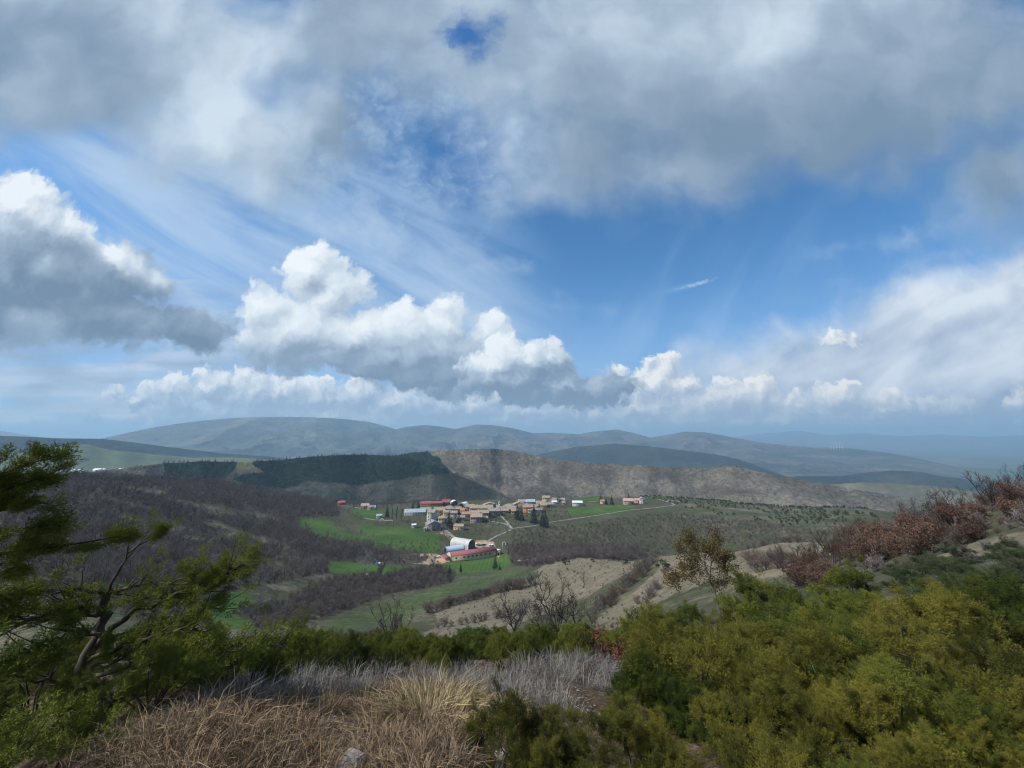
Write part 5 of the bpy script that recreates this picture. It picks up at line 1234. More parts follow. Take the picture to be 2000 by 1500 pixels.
HS = [
 # px, py, width px, wall, roof, kind, floors, extra, label
 (810,1007,36,'white','blue','gable',1,dict(d=10),'long low building with pale blue sheet roof behind the bare trees at the village end'),
 (831,1003,18,'tan','olive','gable',1,{},'small house with olive tiled roof just behind the tall pale house'),
 (840,1018,13,'white','grey','gable',3,dict(d=9, wins=2, rot=-0.35),'tall narrow pale three storey house at the left of the village'),
 (858,1008,19,'tan','tan','gable',2,{},'tan roofed house right of the tall narrow pale house'),
 (877,1005,20,'grey','grey','hip',2,{},'grey hip roofed house behind the big dark conifer'),
 (864,1024,15,'stone','tan','hip',2,dict(d=8, wins=3),'two storey stone house with dark openings above the village road'),
 (848,1037,24,'mauve','grey','gable',2,dict(d=10, axis='y', rot=0.3, wins=3),'dim grey gabled house lowest of the village, left of the road'),
 (895,1036,17,'cream','tan','gable',1,dict(d=6, wins=3, rot=-0.25, h=3.6),'small cream chapel like house with tan roof standing alone below the village'),
 (906,1003,13,'orange','terra','gable',1,{},'little house with orange terracotta roof behind the light orange one'),
 (910,1011,15,'tan','terra','gable',1,dict(h=3.4),'house with light orange roof at the left of the crowded centre'),
 (927,1003,18,'cream','tan','gable',2,{},'house with long bright tan roof in the middle of the village'),
 (927,1010,19,'tan','tan','shed',1,{},'lean to roof below the long bright tan roof'),
 (948,1003,26,'cream','tan','gable',2,dict(wins=6, d=10),'long house with a row of small windows under a grey tan roof'),
 (957,993,26,'stone','olive','gable',1,dict(axis='y', h=3.5, d=10),'olive gabled barn behind the long row of windows'),
 (945,1013,17,'stone','tan','gable',2,{},'stone house with broad tan roof in front of the long house'),
 (930,1014,12,'tan','tan','gable',2,{},'narrow house squeezed left of the stone house with broad roof'),
 (930,1022,20,'mauve','tan','shed',2,dict(wins=5),'front row house with many small openings at the foot of the village'),
 (947,1018,10,'grey','olive','gable',1,{},'tiny grey house at the right end of the front row'),
 (963,1009,18,'mauve','grey','gable',2,{},'dull mauve house above the village track'),
 (978,998,16,'pink','grey','gable',1,dict(h=3.4),'pink walled house with grey roof right of the white tower'),
 (994,997,20,'tan','olive','hip',1,dict(h=4),'house with olive hip roof left of the broad gabled house'),
 (1014,994,23,'cream','tan','gable',1,dict(axis='y', h=4.4, d=12, wins=3),'broad gabled house with bright roof edges above the dark trio of conifers'),
 (1029,1001,14,'orange','terra','gable',2,dict(d=8),'bright orange house just above the broadest conifer'),
 (1036,986,16,'blue','blue','shed',1,dict(h=3.2, wins=2),'barn with pale blue roof at the top right of the village'),
 (999,1000,16,'white','grey','gable',1,{},'low white walled house under the olive hip roof'),
 (1056,990,16,'stone','tan','gable',1,dict(h=3.8),'stone house with tan roof left of the yellow cream house'),
 (1067,981,13,'cream','olive','gable',2,{},'yellow cream house highest at the right of the village'),
 (1080,982,12,'pink','terra','gable',1,dict(h=3.6),'house with terracotta roof touching the yellow cream house'),
 (1083,985,9,'white','white','shed',1,dict(h=2.4, wins=0, door=False),'small shed with white roof below the terracotta house'),
 (1095,982,15,'grey','grey','gable',1,{},'grey house last in the row before the white house'),
 (1101,986,6,'stone','grey','shed',1,dict(wins=0, door=False, h=2.2),'little ruin with flat grey top below the last grey house'),
 (1052,1001,12,'grey','grey','gable',1,{},'grey cottage right of the orange house'),
 (1036,1002,8,'white','tan','gable',1,{},'tiny white cottage beside the orange house'),
 (1128,989,17,'white','white','gable',1,dict(h=4.2, wins=4, d=7),'white farmhouse alone on the green field with three dark openings'),
 (1177,984,7,'cream','terra','gable',1,dict(wins=0),'cream shed left of three dark conifers'),
 (1228,986,17,'stone','pink','gable',1,dict(h=4.4, wins=3),'pale stone farmhouse with pinkish roof'),
 (1247,982,12,'pink','pink','gable',1,{},'low pinkish wing joined to the white farmhouse'),
 (1255,984,9,'white','pink','gable',2,dict(axis='y', d=7, wins=2),'white two storey farmhouse front by the end of the track'),
 (666,987,11,'red','red','shed',1,dict(h=3, wins=2),'small red roofed barn far left at the foot of the dark hill'),
 (712,993,13,'stone','pink','gable',1,{},'stone cottage behind the small bright field'),
 (723,996,9,'white','grey','gable',1,dict(h=3),'low white house right of the stone cottage'),
 (729,996,5,'white','white','shed',1,dict(h=2.4, wins=0, door=False),'tiny white shed right of the low white house'),
 (843,988,38,'red','red','gable',1,dict(d=7, wins=7, h=2.8, chimney=False),'long stable with pinkish red roof above the village'),
 (871,987,14,'red','red','gable',1,dict(d=9, wins=3, h=3.6, chimney=False),'shorter red roofed stable right of the long one'),
 (808,1032,7,'white','white','shed',1,dict(h=2.6, wins=0, door=False, d=3),'small white hut in the plots left of the village road'),
 (830,1038,4,'stone','grey','shed',1,dict(h=2.6, wins=1, door=False, d=3),'tiny stone hut left of the lowest grey house'),
 (740,1013,9,'white','blue','shed',1,dict(h=2.6, wins=2, door=False, d=4),'white trailer like hut below the small bright field'),
]
for px, py, w, wl, rf, kd, fl, ex, lab in HS:
    house(px, py, w, wl, rf, kd, fl, label=lab, **ex)
for px, py, w, wl, rf, kd, fl, lab in [(893,1000,14,'tan','olive','gable',1,'tan house behind the dark conifers, left of the orange roofs'), (886,1013,12,'white','tan','gable',2,'pale house half hidden by the big conifer'), (900,1017,13,'grey','grey','gable',1,'grey house below the light orange roof'),
        (918,995,15,'stone','olive','gable',1,'olive roofed house at the back, left of the long bright roof'), (936,996,14,'tan','terra','gable',1,'terracotta roof behind the long row of windows'), (970,1003,12,'tan','tan','gable',1,'tan house between the mauve and the pink one'), (986,1003,13,'stone','tan','gable',1,'stone house below the pink walled one'),
        (1005,1004,12,'stone','terra','gable',1,'small terracotta roofed house left of the bright orange one'), (1044,995,13,'tan','tan','gable',1,'tan roofed house right of the bright orange one'), (1020,985,14,'grey','olive','gable',1,'olive roof behind the broad gabled house'), (1062,992,12,'pink','tan','gable',1,'pinkish cottage in front of the yellow cream house'),
        (872,1012,12,'cream','tan','gable',2,'cream house behind the big conifer, above the stone one'), (952,1008,13,'cream','terra','gable',1,'terracotta roofed house right of the broad tan roof'), (1074,990,11,'stone','grey','gable',1,'grey roofed cottage under the terracotta house'), (936,1018,12,'stone','olive','gable',1,'olive roofed house just above the front row')]:
    house(px, py, w, wl, rf, kd, fl, label=lab)

for i, (px, py) in enumerate([(828,1010),(850,1013),(883,1020),(893,1022),(907,1022),(914,1008),(940,1006),(958,1015),(966,1014),(974,1010),(984,1010),(996,1006),(1002,1012),(1030,1010),(1044,1006),(1056,1004),(1068,998),(1078,994),(1090,990),(1100,994),(1110,984),(1116,976),(1105,970),(990,984),(965,982),(920,990),(903,992),(1050,978),(1085,972),(1000,980),(820,1016),(800,1018)]):
    p = at(px, py, 300); plant('bare_tree', BARE[i % 5], p, 0.75 + 0.25 * (i % 3), None, 'leafless tree standing between the village houses', 'tree', 'leafless trees between the village houses')
for px, py, h in [(912,1000,9), (935,990,8), (970,990,9), (1008,990,8), (1052,996,10), (1092,978,9), (868,998,9)]:
    tree_px(px, py + 4, h, JDK_M[0], 'small dark evergreen between the village roofs', 'bush', 'evergreen_bush', ('stems', 'foliage'), h0=1.6, rmin=300, group='evergreens between the village roofs')
def tower():
    p = at(975.5, 997, 300); t = empty('bell_tower', p); a = MB(); a.box(-1.2, 1.2, -1.2, 1.2, -3, 12.0); link('wall', a.mesh('wall', [WM['white']]), t)
    b = MB(); b.add([(-1.45,-1.45,12.002),(1.45,-1.45,12.002),(1.45,1.45,12.002),(-1.45,1.45,12.002),(0,0,13.6)], [(0,1,4),(1,2,4),(2,3,4),(3,0,4)]); b.add([(-1.45,-1.45,12.002),(1.45,-1.45,12.002),(1.45,1.45,12.002),(-1.45,1.45,12.002)], [(0,3,2,1)]); link('roof', b.mesh('roof', [RM['grey']]), t)
    c = MB(); c.box(-0.45, 0.45, -1.25, -1.0, 9.2, 11.2); link('opening', c.mesh('opening', [M_DARK]), t)
    tag(t, 'slim white bell tower above the village roofs', 'tower')
tower()

# ------------------------------------------------------------------ the farm below the village
def frame_between(a, b):
    """origin a, x towards b (level), y to the back, z up"""
    d = Vector((b.x - a.x, b.y - a.y, 0)); L = d.length; return L, math.atan2(d.y, d.x)
fa, fb = at(880, 1097, 250), at(969, 1086, 250)
FL, FR = frame_between(fa, fb)
def farm_long():
    t = empty('farm_building', (fa.x, fa.y, fa.z), FR); W = FL; D = 10.5; hh = 4.0; rise = 2.0
    a = MB(); V = [(0,0,-4),(W,0,-4),(W,D,-4),(0,D,-4),(0,0,hh),(W,0,hh),(W,D,hh),(0,D,hh),(0,D/2,hh+rise),(W,D/2,hh+rise)]
    a.add(V, [(0,1,5,4),(2,3,7,6),(1,2,6,5),(3,0,4,7)]); a.add(V, [(5,6,9),(7,4,8)]); link('wall', a.mesh('wall', [WM['cream']]), t)
    r = MB(); o = 0.6; e = hh - rise * o / (D / 2) * 0.9
    for q in ([(1.0,-o,e+.25),(W+o,-o,e+.25),(W+o,D/2,hh+rise+.27),(1.0,D/2,hh+rise+.27)], [(W+o,D+o,e+.25),(1.0,D+o,e+.25),(1.0,D/2+.002,hh+rise+.267),(W+o,D/2+.002,hh+rise+.267)]):
        q = np.array(q); V = np.concatenate([q, q - [0, 0, .22]]); r.add(V, [(0,1,2,3),(7,6,5,4),(0,4,5,1),(1,5,6,2),(2,6,7,3),(3,7,4,0)])
    for k in range(int(W / 1.3)):     # seams of the roofing sheets
        x = 1.3 + k * 1.3
        r.add([(x,-o,e+.252),(x+.08,-o,e+.252),(x+.08,D/2,hh+rise+.275),(x,D/2,hh+rise+.275),(x,-o,e+.31),(x+.08,-o,e+.31),(x+.08,D/2,hh+rise+.33),(x,D/2,hh+rise+.33)], [(4,5,6,7),(0,1,5,4),(0,4,7,3),(1,2,6,5)])
    link('roof', r.mesh('roof', [RM['red']]), t)
    s = MB(); q = np.array([(-0.5,-o,e+.30),(0.99,-o,e+.30),(0.99,D/2,hh+rise+.32),(-0.5,D/2,hh+rise+.32)]); V = np.concatenate([q, q - [0,0,.25]]); s.add(V, [(0,1,2,3),(7,6,5,4),(0,4,5,1),(1,5,6,2),(2,6,7,3),(3,7,4,0)]); link('roof_edge', s.mesh('roof_edge', [M_SHEETG]), t)
    for k, f in enumerate((0.10, 0.27, 0.36, 0.45, 0.545, 0.64, 0.74, 0.84)):
        m = MB(); x = f * W; m.box(x, x + 1.6, -0.06, 0.1, 1.2, 2.5); w_ = link('window', m.mesh('window', [M_DARK]), t)
        m = MB(); m.box(x + 0.76, x + 0.84, -0.09, -0.062, 1.2, 2.5); link('frame', m.mesh('frame', [M_SHEETG]), w_)
    m = MB(); m.box(W + 0.02, W + 5.0, 1.0, 8.0, -3, 3.0); link('annex', m.mesh('annex', [WM['pink']]), t)
    m = MB(); m.box(W - 0.5, W + 5.5, 0.5, 8.5, 3.002, 3.25); link('annex_roof', m.mesh('annex_roof', [RM['red']]), t)
    tag(t, 'long farm building with raspberry red sheet roof, cream wall and a row of windows', 'barn')
    # left lean-to with pinkish red roof
    t2 = empty('lean_to', (fa.x, fa.y, fa.z), FR); a = MB(); a.box(-4.6, -0.6, 0.5, 11, -4, 2.6); link('wall', a.mesh('wall', [WM['pink']]), t2)
    r = MB(); q = np.array([(-5.2,-0.2,2.65),(-0.55,-0.2,3.4),(-0.55,11.6,3.4),(-5.2,11.6,2.65)]); V = np.concatenate([q, q + [0,0,.2]]); r.add(V, [(3,2,1,0),(4,5,6,7),(0,1,5,4),(1,2,6,5),(2,3,7,6),(3,0,4,7)]); link('roof', r.mesh('roof', [RM['red']]), t2)
    tag(t2, 'red roofed lean to against the left end of the long farm building', 'shed')
farm_long()
def vault(name, a, ang, L, rad, hgt, wallm_, label, wall_h=1.5, open_end='start', ribs=8, cat='hangar'):
    t = empty(name, a, ang); n = 18; th = np.linspace(0, np.pi, n); yy = -np.cos(th) * rad; zz = wall_h + np.sin(th) * hgt
    yy = np.concatenate([[yy[0]], yy, [yy[-1]]]); zz = np.concatenate([[-3], zz, [-3]])
    nx = ribs * 2 + 1; V = []; F = []
    xs = np.linspace(0, L, nx)
    for s in (0, 1):
        for i, x in enumerate(xs):
            k = (1 - 0.018 * s * 4) * (1 + (0.006 if i % 2 else 0)); V += [(x, y * k, (z - wall_h) * k + wall_h if z > 0 else z) for y, z in zip(yy, zz)]
    m = len(yy)
    for i in range(nx - 1):
        for j in range(m - 1):
            b = i * m + j; F.append((b, b + 1, b + m + 1, b + m)); b += nx * m; F.append((b, b + m, b + m + 1, b + 1))
    for i in (0, nx - 1):
        for j in range(m - 1): F.append((i * m + j, i * m + j + 1, nx * m + i * m + j + 1, nx * m + i * m + j))
    mb = MB(); mb.add(V, F); link('shell', mb.mesh('shell', [wallm_], False), t)
    x = 0.25 * 0 + (L - 1.0 if open_end == 'start' else 1.0); e = MB(); VV = [(x, y * 0.93, min(max(z, -3), 99) * 0.97) for y, z in zip(yy, zz)] + [(x, 0, 0.5)]
    e.add(VV, [(i, i + 1, len(yy)) for i in range(len(yy) - 1)]); link('end_wall', e.mesh('end_wall', [WM['grey']]), t)
    tag(t, label, cat); return t
# big vault: from far left down to its open mouth behind the red roof
va, vb = at(889, 1074, 300), at(921, 1077, 300)
def toward(p, px, extra):  # push a ground point back along the sight
    d = Vector((p.x, p.y, 0)).normalized(); q = p + d * extra; q.z = gz(q.x, q.y); return q
v1 = toward(at(921, 1080, 300), 0, 8); v0_ = toward(at(886, 1078, 300), 0, 21)
L_, A_ = frame_between(v1, v0_)
vault('vaulted_hangar', (v1.x, v1.y, fa.z + 1.0), A_ , L_, 5.8, 4.6, M_SHEETG, 'big white vaulted hangar behind the long red roof, open towards the right', 1.2)
s1 = at(869, 1086, 300); s2 = toward(at(905, 1083, 300), 0, 4); s1 = toward(s1, 0, 8)
L_, A_ = frame_between(s1, s2)
vault('vaulted_hangar', (s1.x, s1.y, fa.z + 0.6), A_, L_, 4.6, 3.4, M_SHEETB, 'smaller pale blue vaulted hangar with dark mouth at its left end', 1.2)
for px, py, rad, L, an, lab in [(889,986,5.5,9,2.0,'round topped white hay tunnel nearer the red stable'), (900,991,5.6,14,1.1,'second white hay tunnel, lower and further right')]:
    p = at(px, py, 300); vault('hay_tunnel', (p.x, p.y, p.z), an, L, rad, rad * 0.95, M_SHEET, lab, 1.0, ribs=4, cat='shed')
def small(name, px, py, build, lab, cat, rmin=200):
    p = at(px, py, rmin); t = empty(name, p); build(t); tag(t, lab, cat); return t
M_BLUE = plain('blue_plastic', (0.03, 0.16, 0.42), 0.4, 0.05); M_WOODP = plain('pale_wood', (0.42, 0.33, 0.24), 0.8, 0.2)
def bldg(wall, roof, w, d, h):
    def f(t):
        a = MB(); a.box(-w/2, w/2, -d/2, d/2, -2, h); link('wall', a.mesh('wall', [wall]), t)
        r = MB(); r.add([(-w/2-.2,-d/2-.2,h+.002),(w/2+.2,-d/2-.2,h+.002),(w/2+.2,d/2+.2,h+.002),(-w/2-.2,d/2+.2,h+.002),(-w/2-.2,-d/2-.2,h+.25),(w/2+.2,-d/2-.2,h+.25),(w/2+.2,d/2+.2,h+.6),(-w/2-.2,d/2+.2,h+.6)], [(3,2,1,0),(4,5,6,7),(0,1,5,4),(1,2,6,5),(2,3,7,6),(3,0,4,7)]); link('roof', r.mesh('roof', [roof]), t)
        o_ = MB(); o_.box(-w*.18, w*.18, -d/2-.05, -d/2+.05, 0, min(2.0, h*.75)); link('door', o_.mesh('door', [M_DARK]), t)
    return f
small('blue_cabin', 962, 1070, bldg(M_BLUE, RM['white'], 2.6, 2.2, 2.8), 'blue cabin right of the farm yard', 'cabin')
small('shed', 957, 1069, bldg(WM['white'], RM['white'], 2.0, 2.0, 2.4), 'white shed touching the blue cabin', 'shed')
small('feed_store', 974, 1084, bldg(WM['cream'], RM['white'], 3.2, 3.2, 4.2), 'cream block at the right end of the long farm building', 'shed')
small('pallet_hut', 717, 1128, bldg(WM['grey'], RM['grey'], 2.6, 1.6, 1.5), 'little pale hut under the silvery tree', 'hut')
def barrel(m1, m2):
    def f(t):
        a = MB(); th = np.linspace(0, 2*np.pi, 17)[:-1]; prof = [(0.0,0.9),(0.6,1.15),(1.3,1.15),(1.9,0.85),(2.05,0.2)]
        V = [(r*math.cos(q), r*math.sin(q), z) for z, r in prof for q in th]; F = [(i*16+j, i*16+(j+1)%16, (i+1)*16+(j+1)%16, (i+1)*16+j) for i in range(4) for j in range(16)]
        a.add(V, F); a.add(V[-16:], [(0, k, k+1) for k in range(1, 15)]); link('body', a.mesh('body', [m1]), t)
        b = MB(); b.tube([(0,0,0.9),(0,0,1.1)], [1.19,1.19], 16); link('band', b.mesh('band', [m2]), t)
    return f
small('blue_tank', 737, 1104, barrel(M_BLUE, M_SHEET), 'round blue tank between the silvery tree and the brown one', 'tank')
small('white_tank', 741, 1104, barrel(M_SHEET, M_BLUE), 'round white tank touching the blue tank', 'tank')
small('tan_tank', 746, 1104, barrel(M_WOODP, M_SHEETG), 'tan tank right of the white tank', 'tank')
def lamp(t):
    a = MB(); th = np.linspace(np.pi, 0, 9); pts = [(0,0,-1),(0,0,3),(0,0,6)] + [(1.6 - 1.6*math.cos(q) * -1 - 1.6*0 if False else 1.6+1.6*math.cos(q), 0, 6+1.6*math.sin(q)) for q in th] + [(3.2,0,5.4)]
    a.tube(pts, 0.16, 6); link('pole', a.mesh('pole', [M_SHEET]), t); b = MB(); b.box(2.85, 3.55, -0.3, 0.3, 5.1, 5.38); link('lamp_head', b.mesh('lamp_head', [M_SHEET]), t)
small('yard_lamp', 981, 1075, lamp, 'white curved lamp post right of the blue cabin', 'lamp')
# poles of the overhead line
for px, py, h, lab in [(991,1104,34,'thin pale pole right of the feed block'), (1106,1056,14,'thin pole in the slope below the white track'), (926,1040,20,'thin pole right of the cream chapel like house'), (1064,985,16,'mast among the roofs at the right of the village')]:
    p = at(px, py, 200); t = empty('utility_pole', p); hh = h * (p.y * CP + p.z * SP) / F_PX; a = MB(); a.tube([(0,0,-1),(0,0,hh)], [0.13,0.09], 6); link('pole', a.mesh('pole', [M_BARKG]), t); b = MB(); b.box(-0.8, 0.8, -0.06, 0.06, hh - 0.6, hh - 0.45); link('crossarm', b.mesh('crossarm', [M_BARKG]), t); tag(t, lab, 'pole')
# farmyard heap and timber
def heap(t):
    V = []; g_h = np.random.default_rng(4)
    for i in range(9):
        for j in range(24): r = 5.2 * (1 - i / 8.5); q = j / 24 * 6.283; V.append((r * math.cos(q) * 1.5 * (1 + 0.08 * g_h.normal()), r * math.sin(q) * (1 + 0.08 * g_h.normal()), -0.6 + 2.6 * (i / 8) ** 0.8 + 0.1 * g_h.normal()))
    a = MB(); a.add(V, [(i*24+j, i*24+(j+1)%24, (i+1)*24+(j+1)%24, (i+1)*24+j) for i in range(8) for j in range(24)]); link('soil', a.mesh('soil', [plain('orange_soil', (0.50, 0.28, 0.17), 0.95, 0.2, 0.5)], True), t)
small('soil_heap', 864, 1095, heap, 'orange soil heap left of the long farm building', 'heap')
# cars and vans in the farm yard and by the small field
M_TYRE = plain('tyre', (0.02, 0.02, 0.02), 0.9, 0.05); M_GLASS = plain('car_glass', (0.03, 0.035, 0.04), 0.15, 0.05)
def car(paint):
    def f(t):
        a = MB(); pr = [(-2.1,.45),(-2.1,.85),(-1.3,1.0),(-0.7,1.45),(0.9,1.45),(1.6,1.0),(2.1,.9),(2.1,.45)]; V = [(x, y, z) for y in (-.85, .85) for x, z in pr]; n = len(pr)
        a.add(V, [(i, (i+1) % n, n + (i+1) % n, n + i) for i in range(n)]); a.add(V, [(0, i, i+1) for i in range(1, n-1)] + [(n, n+i+1, n+i) for i in range(1, n-1)]); link('body', a.mesh('body', [paint]), t)
        g_ = MB(); V = [(x, y, z) for y in (-.865, .865) for x, z in [(-1.1,1.02),(-.65,1.38),(.85,1.38),(1.35,1.02)]]; g_.add(V, [(0,1,2,3),(7,6,5,4)]); link('side_window', g_.mesh('side_window', [M_GLASS]), t)
        for x in (-1.3, 1.3):
            for y in (-.8, .8): w_ = MB(); w_.tube([(x, y-.1, .32),(x, y+.1, .32)], [.32,.32], 12); w_.add([(x+.32*math.cos(q), y+.1*np.sign(y), .32+.32*math.sin(q)) for q in np.linspace(0,6.283,13)[:-1]], [(0,i,i+1) for i in range(1,11)]); link('wheel', w_.mesh('wheel', [M_TYRE]), t)
    return f
CP_ = dict(w=plain('paint_white', (0.7, 0.7, 0.7), 0.3, 0.02), d=plain('paint_dark', (0.03, 0.04, 0.05), 0.3, 0.02), s=plain('paint_silver', (0.4, 0.42, 0.44), 0.3, 0.02), r=plain('paint_red', (0.35, 0.04, 0.03), 0.3, 0.02))
for px, py, c, rz, lab in [(936,1067,'d',0.3,'dark car parked nearest the mouth of the big hangar'), (940,1065,'s',0.4,'silver car in the farm yard, right of the dark one'), (933,1064,'w',0.2,'white car at the back of the farm yard'), (945,1066,'d',0.5,'second dark car, rightmost in the farm yard'), (858,1090,'w',0.1,'white car left of the orange soil heap'), (746,1016,'w',0.0,'white car on the pale track by the small bright field')]:
    o = small('parked_car', px, py, car(CP_[c]), lab, 'car'); o.rotation_euler[2] = rz; o.location.z += 0.1

# wind turbines far off on the ridge to the right
M_TURB = plain('turbine_white', (0.75, 0.75, 0.76), 0.5, 0.02)
for k, (px, py) in enumerate([(1622,874),(1628,873.5),(1634,873.5),(1640,874),(1646,874.5)]):
    d = ray(px, py); h = math.hypot(d[0], d[1]); r = 8350; p = Vector((d[0] / h * r, d[1] / h * r, d[2] / h * r - 8)); t = empty('wind_turbine', p)
    a = MB(); a.tube([(0,0,-30),(0,0,75)], [3.2,1.6], 8); link('tower', a.mesh('tower', [M_TURB]), t)
    b = MB()
    for q in range(3): an = q * 2.094 + k * 0.7; b.tube([(0,-4,76),(40*math.sin(an)*0.3,-4,76+40*math.cos(an)*0.3),(40*math.sin(an),-4,76+40*math.cos(an))], [1.2,2.0,0.5], 5)
    link('rotor', b.mesh('rotor', [M_TURB]), t); b = MB(); b.box(-1.8,1.8,-4.5,5,74.5,78); link('nacelle', b.mesh('nacelle', [M_TURB]), t)
    tag(t, 'tiny white wind turbine on the hazy ridge at the right', 'wind turbine', 'wind turbines on the hazy ridge')
# pale roofs of the far valley settlement on the left
M_FAR = plain('far_sheet', (0.8, 0.82, 0.82), 0.6, 0.03)
for k, (px, py, w) in enumerate([(122,921,7),(140,920,5),(152,921,5),(188,919,9),(198,919,6),(236,918,7)]):
    d = ray(px, py); h = math.hypot(d[0], d[1]); r = 1790 if px < 1000 else 2900; x, y = d[0] / h * r, d[1] / h * r
    t = empty('far_hall', (x, y, d[2] / h * r), 0.2); W = w * r / F_PX * 0.9; a = MB(); a.box(-W/2, W/2, 0, 14, -4, 3.2); link('wall', a.mesh('wall', [M_FAR]), t); a = MB(); V = [(-W/2-.5,-.5,3.3),(W/2+.5,-.5,3.3),(W/2+.5,7,6),(-W/2-.5,7,6),(W/2+.5,14.5,3.3),(-W/2-.5,14.5,3.3)]; a.add(V, [(0,1,2,3),(3,2,4,5)]); link('roof', a.mesh('roof', [M_FAR]), t)
    tag(t, 'pale roofed hall of the distant settlement in the left valley' if px < 1000 else 'pale roofed hall far off in the right valley', 'building', 'far halls of the left valley' if px < 1000 else 'far halls of the right valley')
# ------------------------------------------------------------------ foreground: traced trees
def pt3(px, py, dist):
    """a point at a horizontal distance on the sight line of a pixel"""
    d = ray(px, py); h = math.hypot(d[0], d[1]); return np.array([d[0], d[1], d[2]]) * dist / h
def bezier_ish(pts, n=10):
    P_ = np.array(pts); t = np.linspace(0, len(P_) - 1, n); i = np.minimum(t.astype(int), len(P_) - 2); f = (t - i)[:, None]
    m = np.zeros_like(P_); m[1:-1] = (P_[2:] - P_[:-2]) / 2; m[0] = P_[1] - P_[0]; m[-1] = P_[-1] - P_[-2]
    a, b, c, d = P_[i], P_[i + 1], m[i], m[i + 1]
    return (2 * f ** 3 - 3 * f ** 2 + 1) * a + (f ** 3 - 2 * f ** 2 + f) * c + (-2 * f ** 3 + 3 * f ** 2) * b + (f ** 3 - f ** 2) * d
def tufts_along(mb, line, n, spread, L, g, v0, lift=0.3, PL=PL_HI):
    """sprays crowding a bough, all sweeping out towards its tip"""
    n = int(n * 1.05); v0 = v0 + 0.24
    nc = max(2, int(n / 16)); kc = g.uniform(0, 1, nc) ** 0.8 * (len(line) - 1); kc[0] = len(line) - 1.05; cc = g.integers(0, nc, n); oc = rdir(nc, g) * [1, 1, 0.5] * (spread * g.uniform(0.2, 0.9, nc))[:, None]
    k = np.clip(kc[cc] + g.normal(size=n) * 0.35, 0, len(line) - 1.02); i = np.minimum(k.astype(int), len(line) - 2); f = (k - i)[:, None]
    p = line[i] * (1 - f) + line[i + 1] * f; d = unit(line[i + 1] - line[i])
    taper = 0.35 + 0.65 * np.sin(np.pi * np.clip(k / (len(line) - 1), 0.08, 1) * 0.92)
    off = oc[cc] * taper[:, None] + rdir(n, g) * [1, 1, 0.6] * (spread * 0.36 * g.uniform(0.2, 1, n))[:, None]; v0 = v0 + (g.uniform(-0.15, 0.2, nc))[cc]
    place_plumes(mb, PL, p + off, unit(d * 0.8 + unit(off + 1e-6) * 0.6 + [0, 0, lift] + rdir(n, g) * 0.25), L * g.uniform(0.7, 1.25, n), g.uniform(0.1, 0.6, n) + v0, g)
g = np.random.default_rng(101)
